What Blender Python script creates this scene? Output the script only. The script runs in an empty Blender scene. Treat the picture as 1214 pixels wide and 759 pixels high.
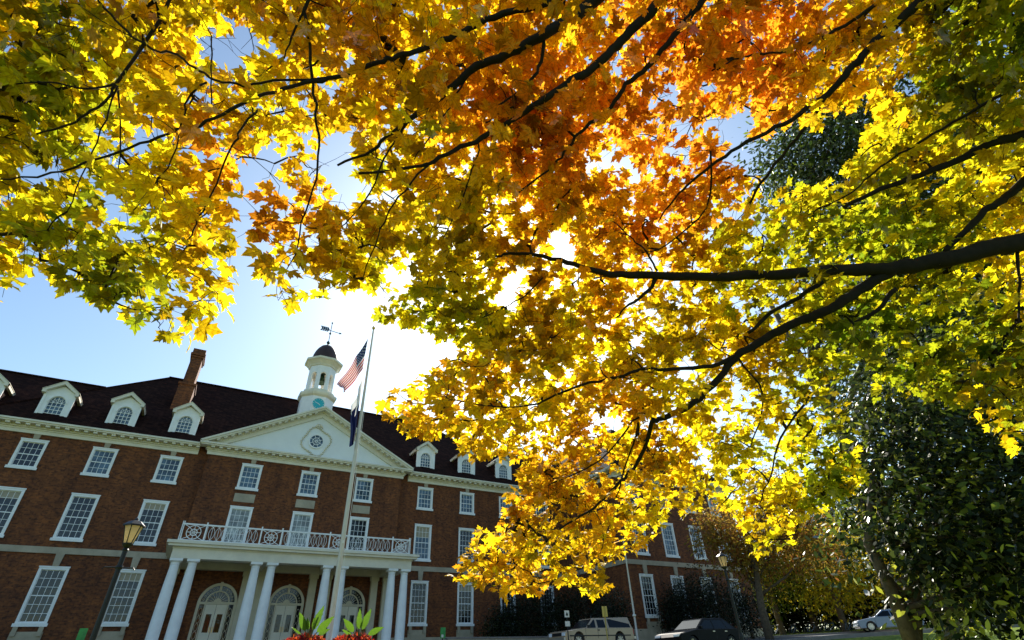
import bpy, math, random
import numpy as np
from mathutils import Vector, Matrix
R_ = math.radians
rnd = random.Random(7)
sc = bpy.context.scene
col = sc.collection
# ------------------------------------------------------------------ camera
FOC = 599.87
_p, _r, _y = R_(34.3012), R_(-2.26146), R_(31.1534)
fw = np.array([math.sin(_y)*math.cos(_p), math.cos(_y)*math.cos(_p), math.sin(_p)])
rt0 = np.array([math.cos(_y), -math.sin(_y), 0.0]); up0 = np.cross(rt0, fw)
rt = math.cos(_r)*rt0 + math.sin(_r)*up0; up = -math.sin(_r)*rt0 + math.cos(_r)*up0
cam_d = bpy.data.cameras.new('camera'); cam = bpy.data.objects.new('camera', cam_d); col.objects.link(cam)
cam.matrix_world = Matrix(((rt[0], up[0], -fw[0], 0), (rt[1], up[1], -fw[1], 0), (rt[2], up[2], -fw[2], 0), (0, 0, 0, 1)))
cam_d.sensor_width = 36; cam_d.lens = FOC/1214*36; cam_d.clip_end = 3000; cam_d.clip_start = 0.05
sc.camera = cam
# ------------------------------------------------------------------ world, sun, exposure
SUN_AZ, SUN_EL = 31.0, 38.5
w = bpy.data.worlds.new('World'); sc.world = w; w.use_nodes = True
nt = w.node_tree; bg = nt.nodes['Background']
sky = nt.nodes.new('ShaderNodeTexSky'); sky.sky_type = 'NISHITA'; sky.sun_disc = False
sky.sun_elevation = R_(SUN_EL); sky.sun_rotation = R_(SUN_AZ)
sky.air_density = 1.0; sky.dust_density = 1.0; sky.ozone_density = 1.2
wt = nt.nodes.new('ShaderNodeMix'); wt.data_type = 'RGBA'; wt.blend_type = 'MULTIPLY'; wt.inputs[0].default_value = 1; wt.inputs[7].default_value = (.86, .985, 1.0, 1)
nt.links.new(sky.outputs[0], wt.inputs[6]); nt.links.new(wt.outputs[2], bg.inputs[0]); bg.inputs[1].default_value = 0.10
sl = bpy.data.lights.new('sun', 'SUN'); sl.energy = 5.0; sl.angle = R_(0.5); sl.color = (1.0, 0.93, 0.82)
so = bpy.data.objects.new('sun', sl); col.objects.link(so)
sv = Vector((math.sin(R_(SUN_AZ))*math.cos(R_(SUN_EL)), math.cos(R_(SUN_AZ))*math.cos(R_(SUN_EL)), math.sin(R_(SUN_EL))))
so.rotation_euler = sv.to_track_quat('Z', 'Y').to_euler(); so.location = (10, 10, 40)
sc.view_settings.view_transform = 'Standard'; sc.view_settings.look = 'None'
sc.view_settings.gamma = 1; sc.view_settings.use_curve_mapping = False
sc.view_settings.exposure = 1.0
cy = sc.cycles
cy.max_bounces = 8; cy.diffuse_bounces = 4; cy.transmission_bounces = 6; cy.glossy_bounces = 3
cy.sample_clamp_indirect = 8.0; cy.use_denoising = True

# ------------------------------------------------------------------ helpers
def ray(px, py): return rt*(px-607)/FOC + up*(-(py-379.5)/FOC) + fw
def atY(px, py, Y): d = ray(px, py); return d*Y/d[1]
def atF(px, py, D): return ray(px, py)*D            # D = forward depth
def atD(px, py, H): d = ray(px, py); return d*H/math.hypot(d[0], d[1])   # H = horizontal distance
def proj(P):
    c0 = P@rt; c1 = P@up; c2 = P@fw
    return 607+FOC*c0/c2, 379.5-FOC*c1/c2, c2
GX = [0, 8, 18, 30, 37, 50, 60, 100, 200, 400, 1500]
GZ = [-1.25, -.75, -.03, .2, .62, 1.05, 1.3, 3.0, 6.0, 9.0, 20.0]
def gz(x, y): return float(np.interp(math.hypot(x, y), GX, GZ))

def tag(o, label=None, cat=None, group=None, kind=None):
    if label: o['label'] = label
    if cat: o['category'] = cat
    if group: o['group'] = group
    if kind: o['kind'] = kind
    return o
def empty(name, loc=(0, 0, 0), rz=0.0, **k):
    o = bpy.data.objects.new(name, None); col.objects.link(o); o.location = loc; o.rotation_euler = (0, 0, rz)
    return tag(o, **k)
def dup(o, parent=None):
    c = o.copy(); col.objects.link(c)
    c.parent = parent
    for ch in list(o.children): dup(ch, c)
    return c
def wloc(o):
    v = Vector((0, 0, 0))
    while o is not None: v = v+o.location; o = o.parent
    return v
class MB:
    """collects shapes, builds ONE mesh object"""
    def __init__(s): s.v = []; s.f = []; s.m = []; s.mi = 0
    def add(s, vs, fs):
        n = len(s.v); s.v += [tuple(map(float, q)) for q in vs]; s.f += [tuple(i+n for i in f) for f in fs]; s.m += [s.mi]*len(fs)
    def box(s, x0, x1, y0, y1, z0, z1):
        s.add([(x0,y0,z0),(x1,y0,z0),(x1,y1,z0),(x0,y1,z0),(x0,y0,z1),(x1,y0,z1),(x1,y1,z1),(x0,y1,z1)],
              [(0,3,2,1),(4,5,6,7),(0,1,5,4),(1,2,6,5),(2,3,7,6),(3,0,4,7)])
    def quad(s, a, b, c, d): s.add([a, b, c, d], [(0, 1, 2, 3)])
    def tri(s, a, b, c): s.add([a, b, c], [(0, 1, 2)])
    def bar(s, a, b, wd, h=None, upv=(0, 0, 1)):
        a = Vector(a); b = Vector(b); d = (b-a).normalized(); u = Vector(upv)
        x = d.cross(u)
        if x.length < 1e-4: x = d.cross(Vector((1, 0, 0)))
        x.normalize(); z = x.cross(d); h = h or wd
        pts = []
        for p in (a, b):
            for sx, sz in ((-1,-1),(1,-1),(1,1),(-1,1)): pts.append(p+x*sx*wd/2+z*sz*h/2)
        s.add(pts, [(0,1,2,3),(7,6,5,4),(0,4,5,1),(1,5,6,2),(2,6,7,3),(3,7,4,0)])
    def tube(s, path, rad, n=8, cap=True):
        path = [Vector(p) for p in path]; k = len(path)
        if not hasattr(rad, '__len__'): rad = [rad]*k
        base = len(s.v); fr = None; vs = []
        for i, p in enumerate(path):
            d = (path[min(i+1, k-1)]-path[max(i-1, 0)])
            if d.length < 1e-9: d = Vector((0, 0, 1))
            d.normalize()
            if fr is None:
                fr = d.orthogonal().normalized()
            else:
                fr = (fr-d*fr.dot(d))
                fr = fr.normalized() if fr.length > 1e-6 else d.orthogonal().normalized()
            b = d.cross(fr)
            for j in range(n):
                a = 2*math.pi*j/n; vs.append(p+(fr*math.cos(a)+b*math.sin(a))*rad[i])
        fs = [(i*n+j, i*n+(j+1) % n, (i+1)*n+(j+1) % n, (i+1)*n+j) for i in range(k-1) for j in range(n)]
        if cap: fs += [tuple(range(n-1, -1, -1)), tuple((k-1)*n+j for j in range(n))]
        s.add(vs, fs)
    def lathe(s, c, prof, n=24, rot=0.0, a0=0, a1=2*math.pi):
        """prof: list of (radius, z); around vertical axis at c"""
        vs = []; full = abs(a1-a0-2*math.pi) < 1e-6; m = n if full else n+1
        for r, z in prof:
            for j in range(m):
                a = rot+a0+(a1-a0)*j/n; vs.append((c[0]+r*math.cos(a), c[1]+r*math.sin(a), c[2]+z))
        fs = [(i*m+j, i*m+(j+1) % m, (i+1)*m+(j+1) % m, (i+1)*m+j) for i in range(len(prof)-1) for j in range(n)]
        s.add(vs, fs)
        if full: s.add(vs[:m], [tuple(range(m-1, -1, -1))]); s.add(vs[-m:], [tuple(range(m))])
    def prism(s, pts, y0, y1):
        """pts (x,z) polygon extruded y0..y1"""
        n = len(pts); vs = [(x, y0, z) for x, z in pts]+[(x, y1, z) for x, z in pts]
        s.add(vs, [tuple(range(n)), tuple(range(2*n-1, n-1, -1))]+[(i, i+n, (i+1) % n+n, (i+1) % n) for i in range(n)])
    def ring(s, c, r0, r1, y0, y1, n=28, a0=0.0, a1=2*math.pi):
        """flat ring in the XZ plane, extruded along y"""
        vs = []; m = n+1
        for j in range(m):
            a = a0+(a1-a0)*j/n; ca, sa = math.cos(a), math.sin(a)
            for r, y in ((r0, y0), (r1, y0), (r1, y1), (r0, y1)): vs.append((c[0]+r*ca, y, c[1]+r*sa))
        fs = []
        for j in range(n):
            for q in range(4): fs.append((j*4+q, j*4+(q+1) % 4, (j+1)*4+(q+1) % 4, (j+1)*4+q))
        s.add(vs, fs)
    def build(s, name, mat, parent=None, smooth=False, bevel=0, world=True):
        me = bpy.data.meshes.new(name); me.from_pydata(s.v, [], s.f); 
        mats = mat if isinstance(mat, (list, tuple)) else [mat]
        for m in mats: me.materials.append(m)
        if len(mats) > 1: me.polygons.foreach_set('material_index', s.m)
        if smooth: me.polygons.foreach_set('use_smooth', [True]*len(me.polygons))
        me.update()
        o = bpy.data.objects.new(name, me); col.objects.link(o)
        if parent is not None:
            o.parent = parent
            if world: o.location = -wloc(parent)
        if bevel:
            b = o.modifiers.new('bevel', 'BEVEL'); b.width = bevel; b.segments = 2; b.limit_method = 'ANGLE'
        return o

# ------------------------------------------------------------------ materials
def mat(name, c, rough=0.6, metal=0.0, noise=0.0, scale=3.0, bump=0.0, spec=0.5, bscale=None, c2=None, coat=0.0):
    m = bpy.data.materials.new(name); m.use_nodes = True; n = m.node_tree; b = n.nodes['Principled BSDF']
    b.inputs['Base Color'].default_value = (*c, 1); b.inputs['Roughness'].default_value = rough
    b.inputs['Metallic'].default_value = metal; b.inputs['Specular IOR Level'].default_value = spec
    b.inputs['Coat Weight'].default_value = coat
    if noise or c2:
        tc = n.nodes.new('ShaderNodeTexCoord'); nz = n.nodes.new('ShaderNodeTexNoise'); nz.inputs['Scale'].default_value = scale
        nz.inputs['Detail'].default_value = 6; nz.inputs['Roughness'].default_value = .65
        n.links.new(tc.outputs['Object'], nz.inputs['Vector'])
        cr = n.nodes.new('ShaderNodeValToRGB'); cr.color_ramp.elements[0].position = .3; cr.color_ramp.elements[1].position = .7
        lo = c2 if c2 else tuple(q*(1-noise) for q in c); hi = c if c2 else tuple(min(1, q*(1+noise)) for q in c)
        cr.color_ramp.elements[0].color = (*lo, 1); cr.color_ramp.elements[1].color = (*hi, 1)
        n.links.new(nz.outputs[0], cr.inputs[0]); n.links.new(cr.outputs[0], b.inputs['Base Color'])
        if bump:
            bp = n.nodes.new('ShaderNodeBump'); bp.inputs['Strength'].default_value = bump
            nz2 = n.nodes.new('ShaderNodeTexNoise'); nz2.inputs['Scale'].default_value = bscale or scale*4
            n.links.new(tc.outputs['Object'], nz2.inputs['Vector'])
            n.links.new(nz2.outputs[0], bp.inputs['Height']); n.links.new(bp.outputs[0], b.inputs['Normal'])
    return m
M = {}
M['white'] = mat('white_paint', (.80, .73, .58), .5, noise=.10, scale=1.2, bump=.05)
M['trim'] = mat('window_trim_paint', (.88, .87, .84), .45, noise=.07, scale=2)
M['cream'] = mat('cream_stucco', (.66, .58, .42), .7, noise=.1, scale=1.5, bump=.1)
M['stone'] = mat('limestone', (.42, .35, .25), .8, noise=.22, scale=1.3, bump=.2)
M['pediment'] = mat('pediment_panel', (.86, .86, .84), .6, noise=.05, scale=.8)
M['black'] = mat('black_iron', (.012, .012, .013), .45, metal=.3, noise=.3, scale=8)
M['dark'] = mat('dark_interior', (.012, .011, .010), .9, noise=.3)
M['copper'] = mat('cupola_copper', (.05, .022, .016), .6, metal=.1, noise=.35, scale=2.5, bump=.15)
M['verd'] = mat('green_bronze', (.03, .07, .04), .5, metal=.5, noise=.3)
M['clock'] = mat('clock_face', (.02, .42, .50), .5, noise=.08, scale=4)
M['gold'] = mat('gilt', (.7, .45, .12), .3, metal=.9, noise=.1)
M['slate'] = mat('vane_metal', (.05, .09, .12), .5, metal=.6, noise=.2)
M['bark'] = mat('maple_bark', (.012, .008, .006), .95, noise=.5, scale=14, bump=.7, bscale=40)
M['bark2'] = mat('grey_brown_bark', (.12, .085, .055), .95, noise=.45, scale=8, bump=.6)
M['pole'] = mat('flagpole_paint', (.62, .56, .46), .35, noise=.06, scale=2, metal=.1)
M['asphalt'] = mat('asphalt', (.05, .05, .052), .9, noise=.25, scale=4, bump=.2)
M['kerb'] = mat('concrete', (.24, .20, .18), .85, noise=.2, scale=2, bump=.2)
M['rubber'] = mat('tyre_rubber', (.02, .02, .02), .85, noise=.2)
M['chrome'] = mat('wheel_alloy', (.55, .5, .44), .3, metal=.9, noise=.1)
M['carglass'] = mat('car_glass', (.006, .009, .015), .1, spec=.2, noise=.1)
M['goldpaint'] = mat('gold_car_paint', (.42, .30, .19), .35, metal=.3, noise=.05, scale=1, coat=.6)
M['silverpaint'] = mat('silver_car_paint', (.20, .25, .33), .35, metal=.3, noise=.04, scale=1, coat=.3)
M['darkpaint'] = mat('dark_car_paint', (.004, .003, .004), .5, metal=.0, noise=.1, spec=.15)
M['redlens'] = mat('red_lens', (.45, .02, .02), .2, noise=.1)
M['whitelens'] = mat('clear_lens', (.85, .85, .88), .1, noise=.03)
M['signwhite'] = mat('sign_white', (.75, .72, .64), .5, noise=.06)
M['signyellow'] = mat('sign_yellow', (.70, .50, .10), .5, noise=.08)
M['yellowpost'] = mat('yellow_post', (.50, .36, .07), .55, noise=.1)
M['signgreen'] = mat('sign_green', (.04, .30, .06), .5, noise=.3, scale=6)
M['signblue'] = mat('sign_blue', (.015, .03, .35), .4, noise=.1)
M['navy'] = mat('navy_cloth', (.01, .015, .11), .8, noise=.15)
M['red'] = mat('red_cloth', (.62, .03, .03), .75, noise=.08)
M['whitecloth'] = mat('white_cloth', (.80, .77, .72), .8, noise=.05)

def brick_mat():
    m = bpy.data.materials.new('red_brick'); m.use_nodes = True; n = m.node_tree; b = n.nodes['Principled BSDF']
    tc = n.nodes.new('ShaderNodeTexCoord'); sep = n.nodes.new('ShaderNodeSeparateXYZ'); cmb = n.nodes.new('ShaderNodeCombineXYZ'); ad = n.nodes.new('ShaderNodeMath')
    n.links.new(tc.outputs['Object'], sep.inputs[0]); n.links.new(sep.outputs[0], ad.inputs[0]); n.links.new(sep.outputs[1], ad.inputs[1])
    n.links.new(ad.outputs[0], cmb.inputs[0]); n.links.new(sep.outputs[2], cmb.inputs[1])
    br = n.nodes.new('ShaderNodeTexBrick'); n.links.new(cmb.outputs[0], br.inputs['Vector'])
    br.inputs['Scale'].default_value = 1; br.inputs['Brick Width'].default_value = .215; br.inputs['Row Height'].default_value = .078
    br.inputs['Mortar Size'].default_value = .006; br.inputs['Bias'].default_value = -.1
    br.inputs['Color1'].default_value = (.26, .082, .020, 1); br.inputs['Color2'].default_value = (.10, .028, .010, 1); br.inputs['Mortar'].default_value = (.15, .075, .035, 1)
    nz = n.nodes.new('ShaderNodeTexNoise'); nz.inputs['Scale'].default_value = 1.1; nz.inputs['Detail'].default_value = 8; nz.inputs['Roughness'].default_value = .7
    n.links.new(tc.outputs['Object'], nz.inputs['Vector'])
    nz3 = n.nodes.new('ShaderNodeTexNoise'); nz3.inputs['Scale'].default_value = 7; nz3.inputs['Detail'].default_value = 4
    n.links.new(cmb.outputs[0], nz3.inputs['Vector'])
    mx = n.nodes.new('ShaderNodeMix'); mx.data_type = 'RGBA'; mx.blend_type = 'MULTIPLY'; mx.inputs[0].default_value = 1
    cr = n.nodes.new('ShaderNodeValToRGB'); cr.color_ramp.elements[0].position = .3; cr.color_ramp.elements[1].position = .7
    cr.color_ramp.elements[0].color = (.72, .68, .66, 1); cr.color_ramp.elements[1].color = (1.2, 1.15, 1.0, 1)
    n.links.new(nz.outputs[0], cr.inputs[0]); n.links.new(br.outputs['Color'], mx.inputs[6]); n.links.new(cr.outputs[0], mx.inputs[7])
    mx2 = n.nodes.new('ShaderNodeMix'); mx2.data_type = 'RGBA'; mx2.blend_type = 'MULTIPLY'; mx2.inputs[0].default_value = 1
    cr2 = n.nodes.new('ShaderNodeValToRGB'); cr2.color_ramp.elements[0].position = .32; cr2.color_ramp.elements[1].position = .5
    cr2.color_ramp.elements[0].color = (.45, .42, .42, 1); cr2.color_ramp.elements[1].color = (1, 1, 1, 1)
    n.links.new(nz3.outputs[0], cr2.inputs[0]); n.links.new(mx.outputs[2], mx2.inputs[6]); n.links.new(cr2.outputs[0], mx2.inputs[7])
    mp = n.nodes.new('ShaderNodeMapping'); mp.inputs['Scale'].default_value = (1.6, .22, 1); n.links.new(cmb.outputs[0], mp.inputs[0])
    nz4 = n.nodes.new('ShaderNodeTexNoise'); nz4.inputs['Scale'].default_value = 1.0; nz4.inputs['Detail'].default_value = 7; nz4.inputs['Roughness'].default_value = .7; n.links.new(mp.outputs[0], nz4.inputs['Vector'])
    cr4 = n.nodes.new('ShaderNodeValToRGB'); cr4.color_ramp.elements[0].position = .38; cr4.color_ramp.elements[1].position = .62; cr4.color_ramp.elements[0].color = (.70, .64, .60, 1); cr4.color_ramp.elements[1].color = (1.1, 1.08, 1.05, 1)
    mx4 = n.nodes.new('ShaderNodeMix'); mx4.data_type = 'RGBA'; mx4.blend_type = 'MULTIPLY'; mx4.inputs[0].default_value = 1
    n.links.new(nz4.outputs[0], cr4.inputs[0]); n.links.new(mx2.outputs[2], mx4.inputs[6]); n.links.new(cr4.outputs[0], mx4.inputs[7])
    n.links.new(mx4.outputs[2], b.inputs['Base Color']); b.inputs['Roughness'].default_value = .85
    bp = n.nodes.new('ShaderNodeBump'); bp.inputs['Strength'].default_value = .3; bp.inputs['Distance'].default_value = .02
    inv = n.nodes.new('ShaderNodeMath'); inv.operation = 'SUBTRACT'; inv.inputs[0].default_value = 1
    n.links.new(br.outputs['Fac'], inv.inputs[1]); n.links.new(inv.outputs[0], bp.inputs['Height']); n.links.new(bp.outputs[0], b.inputs['Normal'])
    return m
M['brick'] = brick_mat()
def roof_mat():
    m = mat('roof_shingle', (.060, .026, .018), 1.0, spec=.05, noise=.5, scale=5, bump=.5, bscale=9)
    n = m.node_tree; b = n.nodes['Principled BSDF']
    tc = n.nodes.new('ShaderNodeTexCoord'); br = n.nodes.new('ShaderNodeTexBrick'); sep = n.nodes.new('ShaderNodeSeparateXYZ'); cmb = n.nodes.new('ShaderNodeCombineXYZ'); ad = n.nodes.new('ShaderNodeMath')
    n.links.new(tc.outputs['Object'], sep.inputs[0]); n.links.new(sep.outputs[0], ad.inputs[0]); n.links.new(sep.outputs[1], ad.inputs[1]); n.links.new(ad.outputs[0], cmb.inputs[0]); n.links.new(sep.outputs[2], cmb.inputs[1])
    n.links.new(cmb.outputs[0], br.inputs['Vector']); br.inputs['Scale'].default_value = 1; br.inputs['Brick Width'].default_value = .32; br.inputs['Row Height'].default_value = .16; br.inputs['Mortar Size'].default_value = .012
    br.inputs['Color1'].default_value = (.045, .020, .014, 1); br.inputs['Color2'].default_value = (.018, .009, .008, 1); br.inputs['Mortar'].default_value = (.008, .005, .005, 1)
    cr = [q for q in n.nodes if q.type == 'VALTORGB'][0]; cr.color_ramp.elements[0].color = (.55, .5, .5, 1); cr.color_ramp.elements[1].color = (1.2, 1.1, 1.1, 1)
    mx = n.nodes.new('ShaderNodeMix'); mx.data_type = 'RGBA'; mx.blend_type = 'MULTIPLY'; mx.inputs[0].default_value = 1
    n.links.new(br.outputs[0], mx.inputs[6]); n.links.new(cr.outputs[0], mx.inputs[7]); n.links.new(mx.outputs[2], b.inputs['Base Color'])
    return m
M['roof'] = roof_mat()
def glass_mat(name, c, wav=.02):
    m = bpy.data.materials.new(name); m.use_nodes = True; n = m.node_tree; b = n.nodes['Principled BSDF']
    b.inputs['Roughness'].default_value = .04; b.inputs['IOR'].default_value = 1.5; b.inputs['Specular IOR Level'].default_value = .5
    tc = n.nodes.new('ShaderNodeTexCoord'); nz = n.nodes.new('ShaderNodeTexNoise'); nz.inputs['Scale'].default_value = 2.3; nz.inputs['Detail'].default_value = 3
    oi = n.nodes.new('ShaderNodeObjectInfo'); va = n.nodes.new('ShaderNodeVectorMath'); va.operation = 'ADD'
    n.links.new(tc.outputs['Object'], va.inputs[0]); n.links.new(oi.outputs['Location'], va.inputs[1]); n.links.new(va.outputs[0], nz.inputs['Vector'])
    bp = n.nodes.new('ShaderNodeBump'); bp.inputs['Strength'].default_value = .5; bp.inputs['Distance'].default_value = wav
    n.links.new(nz.outputs[0], bp.inputs['Height']); n.links.new(bp.outputs[0], b.inputs['Normal'])
    cr = n.nodes.new('ShaderNodeValToRGB'); cr.color_ramp.elements[0].position = .4; cr.color_ramp.elements[1].position = .65
    cr.color_ramp.elements[0].color = (*[q*.35 for q in c], 1); cr.color_ramp.elements[1].color = (*c, 1)
    nz2 = n.nodes.new('ShaderNodeTexNoise'); nz2.inputs['Scale'].default_value = 1.6; n.links.new(va.outputs[0], nz2.inputs['Vector'])
    n.links.new(nz2.outputs[0], cr.inputs[0]); n.links.new(cr.outputs[0], b.inputs['Base Color'])
    return m
M['glass'] = glass_mat('window_glass', (.006, .008, .012))
M['skyglass'] = glass_mat('sky_reflection_glass', (.10, .17, .24))  # blue of the reflected sky painted into the pane colour
M['curtain'] = glass_mat('curtained_glass', (.42, .45, .42))
def lampglass():
    m = bpy.data.materials.new('lantern_glass'); m.use_nodes = True; n = m.node_tree; b = n.nodes['Principled BSDF']
    n.nodes.remove(b); out = [q for q in n.nodes if q.type == 'OUTPUT_MATERIAL'][0]
    d = n.nodes.new('ShaderNodeBsdfTranslucent'); d.inputs[0].default_value = (.95, .80, .50, 1)
    d2 = n.nodes.new('ShaderNodeBsdfDiffuse'); d2.inputs[0].default_value = (.75, .62, .4, 1); mx = n.nodes.new('ShaderNodeMixShader'); mx.inputs[0].default_value = .35
    nz = n.nodes.new('ShaderNodeTexNoise'); nz.inputs['Scale'].default_value = 6
    cr = n.nodes.new('ShaderNodeValToRGB'); cr.color_ramp.elements[0].color = (.8, .6, .3, 1); cr.color_ramp.elements[1].color = (1, .9, .65, 1)
    n.links.new(nz.outputs[0], cr.inputs[0]); n.links.new(cr.outputs[0], d.inputs[0])
    n.links.new(d.outputs[0], mx.inputs[1]); n.links.new(d2.outputs[0], mx.inputs[2]); n.links.new(mx.outputs[0], out.inputs[0])
    return m
M['lampglass'] = lampglass()
def leafmat(name, attr=True, c=(.1, .12, .02), gloss=.25, rough=.4, trans=.55, tboost=1.0, tcol=None):
    m = bpy.data.materials.new(name); m.use_nodes = True; n = m.node_tree; n.nodes.remove(n.nodes['Principled BSDF'])
    out = [q for q in n.nodes if q.type == 'OUTPUT_MATERIAL'][0]
    tr = n.nodes.new('ShaderNodeBsdfTranslucent'); df = n.nodes.new('ShaderNodeBsdfDiffuse'); gl = n.nodes.new('ShaderNodeBsdfGlossy'); gl.inputs['Roughness'].default_value = rough
    gl.inputs[0].default_value = (.9, .9, .85, 1)
    m1 = n.nodes.new('ShaderNodeMixShader'); m1.inputs[0].default_value = trans; m2 = n.nodes.new('ShaderNodeMixShader')
    fr = n.nodes.new('ShaderNodeFresnel'); fr.inputs[0].default_value = 1.45
    mu = n.nodes.new('ShaderNodeMath'); mu.operation = 'MULTIPLY'; mu.inputs[1].default_value = gloss*2
    n.links.new(fr.outputs[0], mu.inputs[0]); n.links.new(mu.outputs[0], m2.inputs[0])
    at = n.nodes.new('ShaderNodeAttribute'); at.attribute_name = 'tint'
    g = n.nodes.new('ShaderNodeGamma'); g.inputs[1].default_value = 1.0
    n.links.new(at.outputs['Color'], df.inputs[0]); 
    if tboost != 1.0:
        mm = n.nodes.new('ShaderNodeMix'); mm.data_type = 'RGBA'; mm.blend_type = 'MULTIPLY'; mm.inputs[0].default_value = 1; mm.inputs[7].default_value = (*[tboost]*3, 1) if tcol is None else (*tcol, 1)
        n.links.new(at.outputs['Color'], mm.inputs[6]); n.links.new(mm.outputs[2], tr.inputs[0])
    else: n.links.new(at.outputs['Color'], tr.inputs[0])
    n.links.new(df.outputs[0], m1.inputs[1]); n.links.new(tr.outputs[0], m1.inputs[2])
    n.links.new(m1.outputs[0], m2.inputs[1]); n.links.new(gl.outputs[0], m2.inputs[2]); n.links.new(m2.outputs[0], out.inputs[0])
    return m
M['mapleleaf'] = leafmat('maple_leaf', gloss=.04, rough=.45, trans=.78)
def veins(m):
    n = m.node_tree; at = [q for q in n.nodes if q.type == 'ATTRIBUTE'][0]
    lo = n.nodes.new('ShaderNodeAttribute'); lo.attribute_name = 'leafpos'; sp = n.nodes.new('ShaderNodeSeparateXYZ'); n.links.new(lo.outputs['Vector'], sp.inputs[0])
    def mth(op, a, b=None, bv=0.0):
        q = n.nodes.new('ShaderNodeMath'); q.operation = op
        n.links.new(a, q.inputs[0])
        if b is not None: n.links.new(b, q.inputs[1])
        else: q.inputs[1].default_value = bv
        return q.outputs[0]
    ang = mth('ARCTAN2', sp.outputs[0], sp.outputs[1]); r = n.nodes.new('ShaderNodeVectorMath'); r.operation = 'LENGTH'; n.links.new(lo.outputs['Vector'], r.inputs[0])
    si = mth('ABSOLUTE', mth('SINE', mth('MULTIPLY', ang, bv=4.6))); d = mth('MULTIPLY', si, r.outputs['Value'])
    mr = n.nodes.new('ShaderNodeMapRange'); mr.inputs[1].default_value = .03; mr.inputs[2].default_value = .11; mr.inputs[3].default_value = .62; mr.inputs[4].default_value = 1.0; n.links.new(d, mr.inputs[0])
    tc = n.nodes.new('ShaderNodeTexCoord'); nz = n.nodes.new('ShaderNodeTexNoise'); nz.inputs['Scale'].default_value = 38; nz.inputs['Detail'].default_value = 3; n.links.new(tc.outputs['Object'], nz.inputs['Vector'])
    cr = n.nodes.new('ShaderNodeValToRGB'); cr.color_ramp.elements[0].position = .32; cr.color_ramp.elements[1].position = .6; cr.color_ramp.elements[0].color = (.72, .62, .55, 1); cr.color_ramp.elements[1].color = (1.06, 1.06, 1.0, 1); n.links.new(nz.outputs[0], cr.inputs[0])
    m1 = n.nodes.new('ShaderNodeMix'); m1.data_type = 'RGBA'; m1.blend_type = 'MULTIPLY'; m1.inputs[0].default_value = 1
    m2 = n.nodes.new('ShaderNodeMix'); m2.data_type = 'RGBA'; m2.blend_type = 'MULTIPLY'; m2.inputs[0].default_value = 1
    tos = [l.to_socket for l in list(n.links) if l.from_node == at]
    for l in list(n.links):
        if l.from_node == at: n.links.remove(l)
    n.links.new(at.outputs['Color'], m1.inputs[6]); n.links.new(cr.outputs[0], m1.inputs[7]); n.links.new(m1.outputs[2], m2.inputs[6]); n.links.new(mr.outputs[0], m2.inputs[7])
    for t in tos: n.links.new(m2.outputs[2], t)
veins(M['mapleleaf'])
M['leaf'] = leafmat('tree_leaf', gloss=.03, rough=.4, trans=.5)
M['glossleaf'] = leafmat('glossy_leaf', gloss=.16, rough=.38, trans=.42)

# ------------------------------------------------------------------ leaf clouds (numpy)
def leaf_mesh(name, pos, nrm, tipd, size, tint, outline, material, parent, fold=.0, center=(0, .4), curl=.12, jit=0.0):
    """pos (N,3) stem point; builds one polygon fan per leaf"""
    N = len(pos); ol = np.array(outline); K = len(ol)
    nrm = nrm/np.linalg.norm(nrm, axis=1, keepdims=True)
    t = tipd-nrm*np.sum(tipd*nrm, 1, keepdims=True); t /= np.linalg.norm(t, axis=1, keepdims=True)+1e-9
    s = np.cross(t, nrm)
    loc = np.vstack([ol, [center]])                       # K+1
    x, y = loc[:, 0], loc[:, 1]
    zz = fold*np.abs(x)-curl*((x)**2+(y-.4)**2)
    zc = np.random.default_rng(3).uniform(.3, 1.7, N)
    rj = np.random.default_rng(4); X = x[None]*rj.uniform(.78, 1.18, (N, 1))+rj.normal(size=(N, K+1))*jit; Y = y[None]+rj.normal(size=(N, K+1))*jit
    Z = zz[None]*zc[:, None]+rj.normal(size=(N, 1))*X*Y*.45*(jit > 0)+rj.normal(size=(N, K+1))*jit*.8
    P = pos[:, None, :]+size[:, None, None]*(X[:, :, None]*s[:, None, :]+Y[:, :, None]*t[:, None, :]+Z[:, :, None]*nrm[:, None, :])
    V = P.reshape(-1, 3)
    idx = np.arange(K); nx = (idx+1) % K
    tri = np.stack([np.full(K, K), idx, nx], 1)
    F = (tri[None]+(np.arange(N)*(K+1))[:, None, None]).reshape(-1)
    me = bpy.data.meshes.new(name)
    me.vertices.add(len(V)); me.vertices.foreach_set('co', V.astype(np.float32).ravel())
    nf = N*K
    me.loops.add(nf*3); me.loops.foreach_set('vertex_index', F.astype(np.int32))
    me.polygons.add(nf); me.polygons.foreach_set('loop_start', (np.arange(nf)*3).astype(np.int32)); me.polygons.foreach_set('loop_total', np.full(nf, 3, np.int32))
    me.update(calc_edges=True)
    a = me.color_attributes.new('tint', 'FLOAT_COLOR', 'POINT')
    c4 = np.ones((N, K+1, 4), np.float32); c4[:, :, :3] = tint[:, None, :]
    a.data.foreach_set('color', c4.ravel())
    if jit > 0:
        a2 = me.attributes.new('leafpos', 'FLOAT_VECTOR', 'POINT'); l3 = np.zeros((N, K+1, 3), np.float32); l3[:, :, 0] = x[None]; l3[:, :, 1] = y[None]; a2.data.foreach_set('vector', l3.ravel())
    me.materials.append(material)
    o = bpy.data.objects.new(name, me); col.objects.link(o); o.parent = parent
    if parent is not None: o.location = -Vector(parent.location)
    return o
MAPLE_H = [(.06, .0), (.20, -.07), (.36, -.06), (.29, .06), (.42, .12), (.50, .26), (.64, .42), (.48, .41), (.46, .53), (.34, .46), (.21, .42), (.25, .60), (.33, .72), (.17, .73)]
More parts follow.
